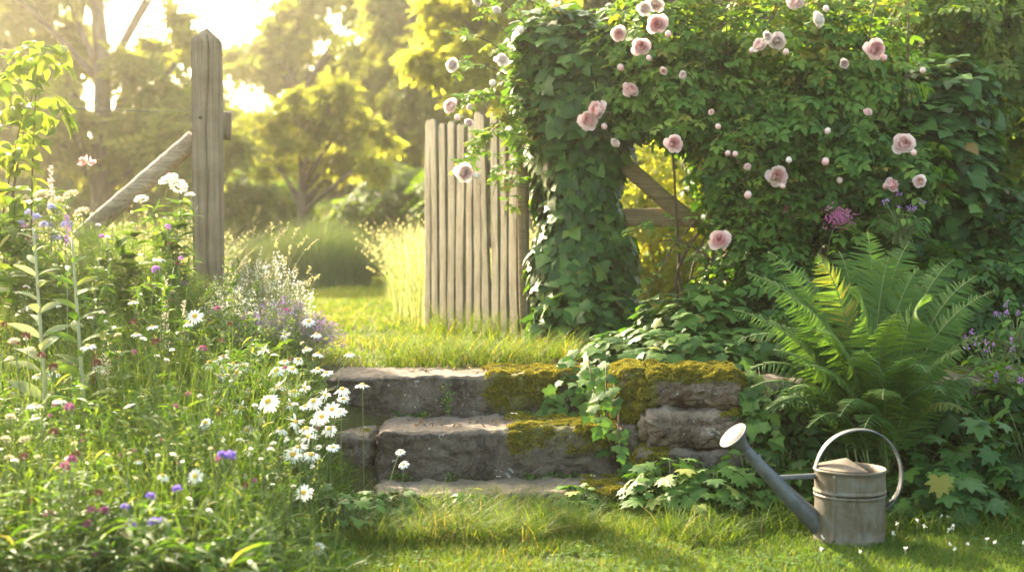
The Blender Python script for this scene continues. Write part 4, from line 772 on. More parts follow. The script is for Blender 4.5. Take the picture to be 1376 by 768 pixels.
# ------------------------------------------------------------------ leafy clumps
def clump(name, label, cat, base, rad, hgt, n, tpl, size, ml, rm=.5, group=None, tilt=.7, flower=None):
    base = np.asarray(base, float); o = thing(name, label, cat, base, group); mb = MB(); st = MB()
    a = RS.uniform(0, 2 * pi, n); r = rad * np.sqrt(RS.uniform(.02, 1, n)); z = hgt * (1 - .55 * (r / rad) ** 2) * RS.uniform(.55, 1.1, n)
    P = base + np.stack([r * np.cos(a), r * np.sin(a), z], -1); d = np.stack([np.cos(a), np.sin(a), 0 * a], -1); nr = norm(np.array([0, 0, 1.0]) + d * tilt * (r / rad)[:, None] + rdir(n) * .45); f = norm(d + rdir(n) * .5 + np.array([0, 0, -.25])); f = norm(f - nr * np.sum(f * nr, 1, keepdims=True))
    s_ = RS.uniform(size * .6, size * 1.25, n); scatter(mb, tpl, P, f, nr, s_, np.clip(RS.normal(rm, .2, n), 0, 1)); mb.build('foliage', M[ml], o)
    for k in range(min(n, 60)): tube(st, bez(base + np.array([RS.normal(0, .02), RS.normal(0, .02), 0]), base + (P[k] - base) * np.array([.3, .3, .8]), P[k], 6), .0018, 4, .5, 0, False)
    st.build('stem', M['stem'], o)
    if flower:
        fm, cnt, fs = flower
        for k in range(cnt):
            fb = MB(); aa = RS.uniform(0, 2 * pi); rr = rad * RS.uniform(.2, 1); p = base + np.array([rr * cos(aa), rr * sin(aa), hgt * RS.uniform(.9, 1.4)])
            for j in range(9): scatter(fb, TINY, (p + RS.normal(0, fs * .5, 3))[None], rdir(1), rdir(1), fs * .9, .5, 0)
            tube(fb, bez(base, base + (p - base) * np.array([.4, .4, .7]), p, 6), .0012, 4, .5, 1, False); fb.build('flower', [M[fm], M['stem']], o)
    return o
G = lambda x, y: np.array([x, y, float(H(x, y))])
for k, (px, d, r, h, n, lab) in enumerate([(905, 4.92, .17, .20, 120, 'fresh green lobed-leaf clump at the foot of the mossy wall'), (960, 4.86, .17, .18, 120, 'lobed-leaf clump under the spout rose of the watering can'), (1010, 4.98, .15, .20, 100, 'lobed-leaf clump just left of the watering can spout'), (880, 5.02, .09, .12, 40, 'small lobed-leaf clump beside the mossy end of the bottom step')]):
    clump('leafy_weed', lab, 'plant', G(W(px, 0, d)[0], d), r, h, n, LOBED, .055, 'ivylit', .62)
for k, (px, d, r, h, n, lab) in enumerate([(1245, 5.0, .2, .26, 90, 'broad-leaved dark plant at the right foot of the fern'), (1320, 5.05, .24, .34, 120, 'broad-leaved dark plant under the right edge of the fern fronds'), (1390, 5.0, .22, .36, 100, 'broad-leaved dark plant cut by the right edge of the picture'), (1290, 4.82, .17, .17, 60, 'low broad-leaved plant nearest the lawn behind the can handle'), (1110, 4.95, .16, .18, 60, 'broad-leaved dark plant in the shade behind the watering can'), (1195, 4.9, .14, .14, 45, 'small broad-leaved plant behind the can body'), (1060, 5.02, .15, .22, 60, 'broad-leaved plant between the low wall and the fern')]):
    clump('cranesbill', lab, 'plant', G(W(px, 0, d)[0], d), r, h, n, LOBED, .085, 'ivy' if k % 2 else 'rose', .35)
mb = MB(); P = W(1262, 640, 4.72); scatter(mb, LOBED, np.array([P, P + [.02, .02, -.01]]), np.array([[-.1, -.4, -.9], [.6, -.2, -.6]]), np.array([[0, -1, .5], [.2, -.9, .5]]), np.array([.075, .06]), np.array([1.0, .97]));
tube(mb, bez(P, P + np.array([.0, .03, .03]), G(P[0] + .05, 4.85), 8), .0015, 4, .3); tag(mb.build('yellow_leaf', M['rose']), 'yellowing lobed leaf hanging low behind the can handle', 'leaf')
for px, py, d, lab in [(1335, 480, 5.4, 'mauve-flowered plant beside the fern at the right edge'), (1365, 520, 5.2, 'mauve-flowered plant lowest at the right edge'), (1210, 290, 6.2, 'mauve-flowered stems in front of the dark ivy hump'), (1365, 440, 5.7, 'mauve-flowered plant highest at the right edge')]:
    p = W(px, py, d); clump('mauve_flower', lab, 'flower', p - np.array([0, 0, .12]), .13, .16, 60, OVAL, .04, 'rose', .4, None, .7, ('mauve', 9, .012))
sp = thing('pink_spirea', 'dusky pink flower cluster hanging above the fern', 'flower', W(1126, 300, 6.1)); mb = MB(); n = 260
p = W(1128, 292, 6.05) + RS.normal(0, 1, (n, 3)) * np.array([.032, .03, .02]); scatter(mb, TINY, p, rdir(n), rdir(n), .012, .5); mb.build('floret', M['clover'], sp); mb = MB(); tube(mb, bez(W(1110, 350, 6.3), W(1115, 310, 6.2), W(1128, 292, 6.06), 8), .002, 5); mb.build('stem', M['stem'], sp)

# ------------------------------------------------------------------ the flower bed on the left
def inbed(n, y0, y1, xl=None, m=.0):
    y = RS.uniform(y0, y1, n); xr = edge_x(y) - m; lo = -.40 * y - .15 if xl is None else xl + 0 * y; return lo + (xr - lo) * RS.uniform(0, 1, n), y
mb = MB()
x, y = inbed(42000, 3.35, 7.3, None, -.03); P = on_ground(x, y); N = len(P); P[:, 2] -= .01; pt = fbm(P, 2.5, 31, 3); e = ss(.0, .35, edge_x(y) - x); hh = RS.uniform(.10, .34, N) * (1 + .5 * pt) * (.35 + .65 * e) * (.85 + .35 * ss(5.0, 6.2, y) * ss(-.9, -1.5, x)); hh = hh * np.where((y > 5.3) & (688 + x / y * F > 245), .5, 1) * (.5 + .5 * ss(3.5, 4.1, y)); pxc = 688 + x / y * F
blades(mb, P, hh, RS.uniform(.003, .0075, N), RS.uniform(.15, .9, N), np.clip(RS.normal(.45, .24, N) + .25 * pt, 0, 1), 4)
n = 9000; x, y = inbed(n, 3.5, 6.9); P = on_ground(x, y); P[:, 2] += RS.uniform(.01, .22, n) * ss(0, .3, edge_x(y) - x); nr = norm(np.array([0, 0, 1.0]) + rdir(n) * .6); f = rdir(n); f = norm(f - nr * np.sum(f * nr, 1, keepdims=True)); scatter(mb, LANCE, P, norm(f + np.array([0, 0, .8])), nr, RS.uniform(.04, .10, n), np.clip(RS.normal(.5, .25, n), 0, 1))
n = 3000; x, y = inbed(n, 3.5, 6.9); P = on_ground(x, y); P[:, 2] += RS.uniform(.01, .14, n) * ss(0, .3, edge_x(y) - x); nr = norm(np.array([0, 0, 1.0]) + rdir(n) * .5); f = rdir(n); f = norm(f - nr * np.sum(f * nr, 1, keepdims=True)); scatter(mb, OVAL, P, f, nr, RS.uniform(.03, .075, n), np.clip(RS.normal(.45, .22, n), 0, 1))
n = 6000; x, y = inbed(n, 3.7, 6.8); P = on_ground(x, y); e = ss(0, .35, edge_x(y) - x); az = RS.uniform(0, 6.28, n); hh = RS.uniform(.25, .5, n) * (.3 + .7 * e) * np.where((y > 5.3) & (688 + x / y * F > 245), .45, 1); ln = RS.uniform(.1, .45, n); blades(mb, P, hh, .0022, ln, np.clip(RS.normal(.72, .16, n), 0, .97), 4, 0, az); k = np.where(RS.uniform(0, 1, n) < .22)[0]; seeds(mb, P[k], hh[k], ln[k], az[k], .008, 0)
tag(mb.build('bed_undergrowth', M['bed']), None, None, None, 'stuff')
# individual leafy stems
def weedmesh(h, nl, size, tpl, dens=.15):
    mb = MB(); rr = RS; pts = bez((0, 0, 0), (rr.normal(0, .02), rr.normal(0, .02), h * .5), (rr.normal(0, .05), rr.normal(0, .05), h), 14); tube(mb, pts, np.linspace(.0032, .0012, 14), 5, .4, 1)
    u = np.sort(rr.uniform(dens, 1, nl)); k = (u * 13).astype(int); P = pts[k]; a = np.arange(nl) * 2.4 + rr.normal(0, .3, nl); d = np.stack([np.cos(a), np.sin(a), rr.uniform(.2, .9, nl)], -1); nr = norm(np.array([0, 0, 1.0]) - .5 * d * np.array([1, 1, 0]) + rdir(nl) * .2); f = norm(d); f = norm(f - nr * np.sum(f * nr, 1, keepdims=True) * .6)
    scatter(mb, tpl, P, f, nr, size * (1.15 - .6 * u) * rr.uniform(.8, 1.2, nl), np.clip(rr.normal(.5, .2, nl), 0, 1), 0)
    if h > .4:
        for s_ in range(3):
            q0 = pts[5 + 2 * s_]; a = rr.uniform(0, 2 * pi); q1 = q0 + np.array([cos(a) * .08, sin(a) * .08, .13]); tube(mb, bez(q0, (q0 + q1) / 2 + [0, 0, -.01], q1, 6), .0012, 4, .4, 1); m_ = 8; P = q0 + (q1 - q0) * RS.uniform(.3, 1.05, (m_, 1)); f = norm(rdir(m_) + [0, 0, .5]); scatter(mb, tpl, P, f, norm(rdir(m_) + [0, 0, 1]), size * .5, np.clip(RS.normal(.55, .2, m_), 0, 1), 0)
    return mb
protos = []
for k, (h, nl, s_, tp, lab) in enumerate([(.42, 22, .11, LANCE, 'narrow-leaved green weed among the daisies'), (.36, 18, .10, LANCE, 'narrow-leaved green weed among the daisies'), (.48, 26, .09, LANCE, 'tall narrow-leaved weed rising from the left bed'), (.34, 16, .075, OVAL, 'oval-leaved green weed in the left bed'), (.52, 30, .07, OVAL, 'tall branching oval-leaved weed in the left bed')]):
    protos.append((weedmesh(h, nl, s_, tp).build('leafy_weed', [M['bed'], M['stem']]), lab))
used = set()
for k in range(150):
    y = RS.uniform(3.5, 6.7) if k % 3 else RS.uniform(3.6, 4.6); xr = edge_x(y) - .06; x = RS.uniform(-.38 * y - .05, xr); i_ = RS.randint(5); near = ss(.05, .5, edge_x(y) - x)
    if y < 4.6: i_ = i_ % 4
    o, lab = protos[i_]
    if i_ not in used: used.add(i_); ob = o
    else: ob = o.copy(); COL.objects.link(ob)
    s_ = RS.uniform(.7, 1.1) * (.5 + .5 * float(near)) * (.85 if y < 4.3 else 1.0); ob.location = (x, y, float(H(x, y)) - .005); ob.rotation_euler = (0, 0, RS.uniform(0, 6.28)); ob.scale = (s_,) * 3; tag(ob, lab, 'weed', lab.replace('weed', 'weeds'))
# daisies
def daisyhead(seed, droop=0.0, wilt=0.0):
    pm = MB(); r_ = np.random.RandomState(seed); n = 19; a = np.arange(n) / n * 2 * pi + r_.normal(0, .06, n)
    d = np.stack([np.cos(a), np.sin(a), np.full(n, -.12 - droop) + r_.normal(0, .10 + wilt, n)], -1); nr = np.array([0, 0, 1.0]) + r_.normal(0, .12 + wilt, (n, 3)); scatter(pm, t_oval(.30, .1, .10, 5, .8), d * .09, d, nr, .43 * r_.uniform(.85 - wilt * .5, 1.05, n), .5)
    cm = MB(); lathe(cm, [(.0, .085), (.05, .08), (.11, .055), (.135, .02), (.12, -.03), (0, -.05)], (0, 0, 0), 14); V = cm.V[0]; cm.V[0] = V + .010 * rdir(len(V))
    a_ = pm.build('petals', M['white']); b_ = cm.build('disc', M['yellow']); out = (a_.data, b_.data); bpy.data.objects.remove(a_); bpy.data.objects.remove(b_); return out
DH = [daisyhead(1), daisyhead(2, .12), daisyhead(3, .3), daisyhead(4, .1, .25)]
def daisy(px, py, d, size, face, label, group=None, var=None):
    p = W(px, py, d); bx, by = p[0] + RS.normal(0, .05), p[1] + RS.normal(.04, .05); bx = min(bx, float(edge_x(by)) - .03) if px < 470 else bx
    g = G(bx, by); o = thing('daisy', label, 'daisy', g, group); dv = norm(np.array([RS.normal(0, .15), -face + RS.normal(0, .06), 1 - face * .55 + RS.normal(0, .05)]))
    st = MB(); tube(st, bez(g, g + (p - g) * np.array([.2, .2, .7]), p - dv * size * .03, 12), np.linspace(.0021, .0013, 12), 5); st.build('stem', M['stem'], o)
    pr = DH[RS.randint(3) if var is None else var]; R = Vector(dv).to_track_quat('Z', 'Y').to_euler()
    for nm, me in (('petals', pr[0]), ('disc', pr[1])):
        c = bpy.data.objects.new(nm, me); COL.objects.link(c); c.parent = o; c.location = Vector(p) - o.location; c.rotation_euler = R; c.scale = (size,) * 3
SP = [(408, 661, 4.25, 28, 1.0, 'wide open daisy facing out low on the right edge of the bed'), (427, 735, 4.15, 20, .9, 'small daisy lowest at the grass edge of the bed'), (262, 639, 4.1, 26, .9, 'open daisy with bright yellow disc above the violet scabious'), (262, 424, 5.6, 26, .8, 'daisy with yellow disc in front of the oak post foot'), (215, 347, 6.0, 22, .1, 'highest daisy on a tall stalk left of the oak post'), (219, 638, 4.1, 22, .25, 'flat white daisy left of the open one above the scabious'), (186, 618, 4.2, 15, .2, 'small half-hidden daisy in the middle of the bed'),
      (173, 544, 4.3, 17, .1, 'single edge-on daisy in front of the leafy middle of the bed'), (276, 567, 4.5, 24, .6, 'daisy showing its yellow disc left of the dense drift'), (47, 543, 4.0, 25, .1, 'larger edge-on daisy near the left border of the picture'), (81, 537, 4.1, 23, .1, 'edge-on daisy second from the left border'), (47, 561, 4.0, 17, .1, 'small daisy below the large one at the left border'), (487, 516, 5.0, 23, .08, 'rightmost edge-on daisy in front of the top step'), (460, 522, 5.0, 26, .3, 'ragged daisy in front of the top step near its left end'),
      (542, 623, 4.6, 17, .6, 'lower of two small daisies leaning over the bottom step'), (538, 606, 4.6, 16, .4, 'upper of two small daisies leaning over the bottom step'), (415, 431, 5.9, 22, .5, 'daisy topmost against the upper lawn'), (360, 538, 4.6, 34, .75, 'big ragged daisy in the middle of the dense drift'), (432, 559, 4.75, 26, .75, 'daisy with yellow disc at the left end of the steps'), (446, 549, 4.75, 26, .75, 'daisy overlapping another at the left end of the steps'), (470, 474, 5.3, 18, .1, 'edge-on daisy just above the left end of the top step')]
for x, y, d, s_, fc_, lab in SP: daisy(x, y, d, s_ / PXM(d) * 1.0, fc_, lab)
DR = [(335, 577), (286, 539), (307, 533), (295, 521), (338, 595), (372, 593), (420, 538), (333, 525), (396, 610), (459, 535), (389, 543), (415, 586), (384, 449), (420, 448), (411, 467), (428, 474), (403, 482), (381, 485), (283, 486), (305, 493), (330, 491), (298, 505), (367, 497), (389, 495), (318, 500), (345, 512), (352, 470), (408, 520), (398, 566), (350, 560), (440, 500), (322, 548), (312, 488), (375, 520), (300, 478), (425, 565), (410, 545), (445, 575), (402, 600), (436, 530), (455, 552), (420, 610), (380, 575), (412, 575), (448, 600), (395, 525), (365, 600), (425, 495)]
for x, y in DR: daisy(x + RS.normal(0, 2), y, 4.5 + (620 - y) / 150 * .9 + RS.normal(0, .05), RS.uniform(20, 31) / 400, RS.uniform(.05, .55), 'white daisy in the dense drift left of the steps', 'daisies in the drift left of the steps', RS.choice([0, 1, 2, 3]))
LF = [(204, 438), (183, 448), (253, 434), (161, 472), (118, 464), (134, 495), (51, 504), (179, 405), (389 - 160, 520), (20, 525), (75, 500), (90, 585), (150, 520)]
for x, y in LF: daisy(x, y, 5.0 + RS.normal(0, .2), RS.uniform(16, 22) / 385, RS.uniform(.05, .3), 'white daisy scattered among the tall stems left of the drift', 'scattered daisies in the left bed')
for x, y in [(197, 604), (318, 634), (330, 639), (359, 654), (372, 640), (335, 610), (420, 626), (300, 590), (385, 590)]: daisy(x, y, 4.35, RS.uniform(8, 11) / 440, .4, 'tiny white half-open daisy below the dense drift', 'tiny daisies below the drift', 3)
# clovers, scabious and other small heads
def headmesh(n, ml, size, rad, flat=1.0):
    mb = MB(); d = rdir(n); d[:, 2] = np.abs(d[:, 2]) * 1.3 - .3; d = norm(d); scatter(mb, TINY, d * rad * np.array([1, 1, flat]) * .55, d, rdir(n), size, .5); o = mb.build('flower_head', M[ml]); me = o.data; bpy.data.objects.remove(o); return me
HM = {'clover': headmesh(70, 'clover', .5, .5), 'rust': headmesh(70, 'rust', .5, .5), 'violet': headmesh(60, 'violet', .6, .45, .7), 'bluish': headmesh(40, 'bluish', .6, .4), 'cream': headmesh(90, 'cream', .3, .75, .35), 'white': headmesh(90, 'white', .28, .8, .35), 'pinkp': headmesh(24, 'pinkp', .9, .3, .5), 'mauve': headmesh(50, 'mauve', .6, .45)}
def smallflower(kind, name, px, py, d, s_, label, cat, group=None):
    p = W(px, py, d); g = G(p[0] + RS.normal(0, .03), p[1] + RS.normal(.04, .03)); o = thing(name, label, cat, g, group); st = MB(); tube(st, bez(g, g + (p - g) * np.array([.2, .2, .7]), p, 10), .0015, 4); st.build('stem', M['stem'], o)
    c = bpy.data.objects.new('flower_head', HM[kind]); COL.objects.link(c); c.parent = o; c.location = Vector(p) - o.location; c.scale = (.66 * s_ / PXM(d),) * 3; c.rotation_euler = (RS.normal(.2, .2), RS.normal(0, .2), RS.uniform(0, 6))
for x, y in [(87, 627), (123, 686), (140, 686), (131, 741), (118, 704), (93, 548), (96, 618), (66, 690)]: smallflower('clover', 'clover', x, y, 3.7, 15, 'pink clover head low in the left bed', 'clover', 'pink clovers low in the left bed')
for x, y in [(132, 663), (32, 614), (44, 673), (102, 611), (58, 722), (72, 580), (20, 460), (35, 452), (55, 478), (72, 493), (130, 488), (210, 460)]: smallflower('rust', 'clover', x, y, 3.75 if y > 560 else 4.7, 14, 'faded rust-brown clover head in the left bed', 'clover', 'faded clovers in the left bed')
for x, y, s_, lab in [(298, 610, 12, 'violet scabious, left of the pair below the daisy drift'), (309, 612, 17, 'violet scabious, larger one below the daisy drift'), (202, 667, 14, 'pale violet scabious left of the open daisy'), (238, 657, 14, 'pale violet scabious just under the open daisy'), (168, 681, 12, 'violet scabious, highest of the low left three'), (176, 705, 14, 'violet scabious at the lower left of the group'), (206, 701, 15, 'left one of the touching pair of violet scabious'), (218, 701, 15, 'right one of the touching pair of violet scabious')]: smallflower('violet', 'scabious', x, y, 3.72, s_, lab, 'scabious')
for k in range(16): smallflower('bluish', 'blue_flower', RS.uniform(5, 100), RS.uniform(272, 325), 6.2 + RS.normal(0, .15), 12, 'small pale blue flower at the far left of the bed', 'flower', 'pale blue flowers at the far left')
for x, y, s_ in [(225, 243, 26), (240, 250, 28), (231, 238, 20), (190, 268, 22), (255, 262, 16)]: smallflower('white', 'yarrow', x, y, 6.6, s_, 'flat white yarrow head beside the slanting log brace', 'yarrow', 'white yarrow by the log brace')
for x, y in [(55, 262), (75, 270), (95, 262), (30, 268), (20, 282), (110, 285)]: smallflower('cream', 'yarrow', x, y, 6.3, 24, 'cream yarrow head at the far left of the bed', 'yarrow', 'cream yarrow at the far left')
smallflower('pinkp', 'poppy', 117, 219, 6.5, 18, 'single pink poppy left of the slanting log brace', 'poppy')
for x, y in [(14, 560), (19, 458), (33, 590), (8, 590), (40, 470), (12, 615)]: smallflower('cream', 'yarrow', x, y, 4.1, 17, 'blurred cream flower head at the lower left border', 'flower', 'cream flowers at the lower left border')
for k in range(36):
    x = RS.uniform(5, 250); y = RS.uniform(300, 430); kk = ['cream', 'mauve', 'rust', 'cream', 'white'][k % 5]; smallflower(kk, 'meadow_flower', x, y, 5.9 + RS.normal(0, .2), RS.uniform(7, 12), dict(cream='tiny cream flower', mauve='tiny mauve flower', rust='tiny rusty seed head', white='tiny white flower')[kk] + ' in the leafy back of the left bed', 'flower', dict(cream='tiny cream', mauve='tiny mauve', rust='tiny rusty', white='tiny white')[kk] + ' flowers at the back of the bed')
for k in range(90):
    y = RS.uniform(3.7, 5.6); x = RS.uniform(-.37 * y, edge_x(y) - .08); px = 688 + x / y * F; z = float(H(x, y)) + RS.uniform(.24, .42); kk = ['white', 'cream', 'white', 'clover', 'white', 'rust'][k % 6]; py = HOR + (CAMZ - z) / y * F; smallflower(kk, 'meadow_flower', px, py, y, RS.uniform(7, 12), dict(white='tiny white flower', cream='tiny cream flower', clover='tiny pink flower', rust='tiny brown seed head')[kk] + ' on a thin stem in the low front of the left bed', 'flower', dict(white='tiny white flowers', cream='tiny cream flowers', clover='tiny pink flowers', rust='tiny brown seed heads')[kk] + ' in the front of the bed')
# spikes
def spike(name, label, px0, py0, py1, d, ml, rad, n, cat, group=None, tpl=TINY, fs=.011):
    t_ = W(px0, py0, d); b0 = W(px0, py1, d); g = G(t_[0] + RS.normal(0, .02), d); o = thing(name, label, cat, g, group); st = MB(); pts = bez(g, (g + t_) / 2 + RS.normal(0, .01, 3), t_, 20); tube(st, pts, np.linspace(.003, .0012, 20), 5); st.build('stem', M['palestem'], o)
    u = RS.uniform(0, 1, n); P = b0 + (t_ - b0) * u[:, None]; P[:, :2] += (rad * (1.1 - .8 * u) * np.sqrt(RS.uniform(0, 1, n)))[:, None] * (lambda a: np.stack([np.cos(a), np.sin(a)], -1))(RS.uniform(0, 6.28, n)); mb = MB(); scatter(mb, tpl, P, norm(rdir(n) + [0, 0, .4]), rdir(n), RS.uniform(fs * .7, fs * 1.2, n), np.clip(RS.normal(.5, .2, n), 0, 1)); mb.build('seed_spike', M[ml], o)
spike('dock', 'tall cream dried dock spike left of the oak post', 222, 375, 520, 5.5, 'cream', .022, 330, 'dock'); spike('dock', 'dried dock spike in front of the post foot', 247, 405, 470, 5.7, 'cream', .016, 130, 'dock'); spike('dock', 'shorter cream dock spike in front of the fennel', 142, 440, 520, 5.1, 'cream', .02, 200, 'dock'); spike('dock', 'leaning brown dock spike left of the shorter cream one', 128, 468, 530, 5.1, 'rust', .014, 110, 'dock')
spike('veronica', 'pink flower spike below the leafy branch at far left', 68, 222, 262, 6.3, 'pinkp', .018, 110, 'flower spike'); spike('veronica', 'mauve spike rising against the fennel at left', 90, 290, 330, 5.6, 'mauve', .014, 80, 'flower spike')
for k, (x, y0, lab) in enumerate([(45, 305, 'pale woolly mullein stem, left of the tall pair'), (97, 322, 'pale woolly mullein stem, right of the tall pair')]):
    t_ = W(x, y0, 4.9); g = G(W(x + 14, 0, 4.9)[0], 4.9); o = thing('mullein', lab, 'mullein', g); st = MB(); pts = bez(g, (g + t_) / 2, t_, 20); tube(st, pts, np.linspace(.009, .004, 20), 8); st.build('stem', M['palestem'], o)
    n = 26; u = np.linspace(.15, .97, n); P = pts[(u * 19).astype(int)]; a = np.arange(n) * 2.4; dd = np.stack([np.cos(a), np.sin(a), np.full(n, .75)], -1); mb = MB(); scatter(mb, t_oval(.30, .2, .35, 7), P, dd, norm(np.array([0, -.5, .7]) - .5 * dd * [1, 1, 0] + rdir(n) * .5), .17 * (1.1 - .75 * u), np.clip(RS.normal(.5, .2, n), 0, 1)); mb.build('leaf', M['silver'] if k == 0 else M['bed'], o)
# feathery fennel
def fennel(px, d, h, spread, ns, label):
    g = G(W(px, 0, d)[0], d); o = thing('fennel', label, 'fennel', g); mb = MB(); st = MB()
    for k in range(ns):
        a = RS.uniform(0, 6.28); r = spread * RS.uniform(.2, 1); tp = g + np.array([cos(a) * r, sin(a) * r * .6, h * RS.uniform(.65, 1.05)]); pts = bez(g, g + (tp - g) * np.array([.2, .2, .7]), tp, 14); tube(st, pts, np.linspace(.0035, .0012, 14), 5)
        for j in range(9):
            q0 = pts[3 + j] if j < 9 else pts[-1]; b = RS.uniform(0, 6.28); q1 = q0 + np.array([cos(b), sin(b), .75]) * RS.uniform(.07, .15); n = 46; u = RS.uniform(.15, 1, n); P = q0 + (q1 - q0) * u[:, None]; f = norm((q1 - q0)[None] * 4 + rdir(n) * 1.0); scatter(mb, t_oval(.035, .1, .15, 3), P, f, rdir(n), RS.uniform(.02, .055, n), np.clip(RS.normal(.5, .25, n), 0, 1))
    mb.build('foliage', M['fennel'], o); st.build('stem', M['stem'], o)
fennel(135, 6.2, .62, .26, 17, 'feathery green fennel in the middle of the left bed'); fennel(200, 6.1, .45, .22, 16, 'feathery green fennel close to the oak post'); fennel(70, 6.0, .5, .24, 13, 'feathery green fennel at the left of the bed'); fennel(240, 6.45, .34, .14, 9, 'low feathery fennel touching the oak post'); fennel(20, 6.4, .6, .2, 11, 'feathery green fennel at the left border')
for k, (px, d, h, lab) in enumerate([(232, 6.3, .58, 'tall dark leafy mugwort beside the left edge of the post'), (200, 6.5, .56, 'tall leafy mugwort under the log brace'), (150, 6.4, .5, 'tall leafy mugwort left of the log brace foot'), (60, 6.5, .82, 'tall leafy mugwort at the far left'), (255, 6.15, .24, 'short leafy mugwort in front of the oak post')]):
    ob = weedmesh(h, 46, .10, LANCE, .1).build('mugwort', [M['bed'], M['stem']]); ob.location = G(W(px, 0, d)[0], d); tag(ob, lab, 'plant')
for k in range(34):
    px = RS.uniform(-20, 235); d = RS.uniform(5.6, 6.8); gz = float(H(W(px, 0, d)[0], d)); ly = (322 - (px - 106) * .87 + 38) if px > 70 else 240; h = min(RS.uniform(.5, .95), W(px, ly, d)[2] - gz); h = max(h, .25); i_ = k % 4
    if k < 4: mp_ = weedmesh(.6, 40, (.12, .09, .10, .13)[k], (LANCE, OVAL, LANCE, BROAD)[k], .1).build('leafy_plant', [M['bed'], M['stem']]); protos.append((mp_, '')); ob = mp_
    else: ob = protos[5 + i_][0].copy(); COL.objects.link(ob)
    ob.location = G(W(px, 0, d)[0], d); ob.scale = (h / .6,) * 3; ob.rotation_euler = (0, 0, RS.uniform(0, 6)); lab = ('narrow-leaved', 'oval-leaved', 'slender', 'broad-leaved')[i_] + ' tall plant in the green thicket left of the oak post'; tag(ob, lab, 'plant', lab.replace('plant', 'plants'))
# silvery catmint mound right of the post
def mound(px, d, rad, h, n, label, fl):
    g = G(W(px, 0, d)[0], d); o = thing('catmint', label, 'catmint', g); mb = MB(); fb = MB()
    for k in range(n):
        a = RS.uniform(0, 6.28); r = rad * np.sqrt(RS.uniform(0, 1)); tp = g + np.array([cos(a) * r * 1.3, sin(a) * r, h * (1 - .5 * (r / rad) ** 2) * RS.uniform(.7, 1.15)]); pts = bez(g + np.array([cos(a) * r * .4, sin(a) * r * .4, 0]), g + (tp - g) * np.array([.6, .6, .7]), tp, 9); tube(mb, pts, .0012, 4, .4, 0, False)
        m_ = 16; u = RS.uniform(.2, 1, m_); P = pts[(u * 8).astype(int)]; scatter(mb, t_oval(.3, .2, .2, 3), P, norm(rdir(m_) + [0, 0, .6]), rdir(m_), RS.uniform(.012, .028, m_), np.clip(RS.normal(.5, .25, m_), 0, 1))
        m_ = 9; P = tp + RS.normal(0, .006, (m_, 3)) + np.array([0, 0, 1]) * RS.uniform(-.04, .01, (m_, 1)); scatter(fb, TINY, P, rdir(m_), rdir(m_), .009, .5)
    mb.build('foliage', M['silver'], o); fb.build('flower', M[fl], o)
mound(322, 6.35, .22, .27, 260, 'lower silvery catmint mound in front of the taller one', 'white'); mound(382, 6.15, .2, .25, 200, 'low silvery catmint mound at the lawn edge', 'mauve'); mound(345, 6.75, .22, .44, 240, 'taller silvery catmint mound right of the oak post', 'white')
for k in range(30):   # loose grass stalks with seed heads by the path
    px = RS.uniform(300, 405); d = RS.uniform(6.2, 7.0); g = G(W(px, 0, d)[0], d); tp = g + np.array([RS.normal(.1, .1), RS.normal(0, .06), RS.uniform(.3, .62)]); mb = MB(); pts = bez(g, g + (tp - g) * [.2, .2, .8], tp, 12); tube(mb, pts, .0011, 4, .8, 0, False); n = 20; P = pts[-1] + (pts[-3] - pts[-1]) * RS.uniform(0, 1, (n, 1)) + RS.normal(0, .003, (n, 3)); scatter(mb, TINY, P, norm(rdir(n) + [0, 0, .8]), rdir(n), .010, .9); tag(mb.build('grass_stalk', M['meadow']), 'thin dry grass stalk by the catmint beside the path', 'grass stalk', 'dry grass stalks beside the path')
# backlit leafy branch at far left
shrub('elder_shrub', 'backlit broad-leaved shrub at the left border above the flowers', 'shrub', G(W(10, 0, 6.0)[0], 6.0), [(W(55, 75, 5.9), (.14, .1, .06), 46), (W(20, 120, 5.9), (.12, .12, .12), 40), (W(55, 150, 5.9), (.14, .1, .07), 36), (W(5, 190, 5.9), (.12, .12, .12), 40), (W(40, 195, 5.9), (.10, .1, .06), 16), (W(10, 240, 5.9), (.14, .1, .1), 22)], t_oval(.55, .22, .35, 6), .082, 'shrub', .8, .7, 4, core=-.5)
# low plants at the bottom step, lawn clover and litter
for k, (px, d, r, lab) in enumerate([(590, 4.86, .10, 'low leafy weed under the middle of the bottom step'), (660, 4.9, .09, 'low leafy weed at the bottom step edge near its centre'), (700, 4.9, .07, 'rounded low weed in front of the bottom step, right of centre'), (530, 4.85, .10, 'low leafy weed at the left end of the bottom step'), (480, 4.8, .12, 'low leafy weed between the bed and the bottom step'), (775, 4.92, .08, 'low leafy weed in front of the mossy flat stone'), (625, 4.8, .08, 'small leafy weed in the grass below the bottom step'), (460, 4.55, .13, 'bushy low weed bulging from the bed onto the lawn')]):
    clump('low_weed', lab, 'weed', G(W(px, 0, d)[0], d), r * 1.15, (.06 if k in (0, 1, 2) else .11) if k < 7 else .17, 62, LOBED if k % 2 else OVAL, .042, 'ivylit', .6)
n = 26
for k in range(n):
    x = RS.uniform(1.25, 1.7) if k < 20 else RS.uniform(.9, 1.3); y = RS.uniform(4.1, 4.65); mb = MB(); p = G(x, y) + [0, 0, RS.uniform(.04, .06)]; m_ = 12; scatter(mb, TINY, p + RS.normal(0, .002, (m_, 3)), norm(rdir(m_) + [0, 0, .5]), rdir(m_), .006, .5, 0); tube(mb, [G(x, y), p], .0008, 4, .5, 1); tag(mb.build('lawn_daisy', [M['white'], M['stem']]), 'tiny white lawn flower in the grass round the watering can', 'lawn flower', 'tiny white flowers in the lawn')
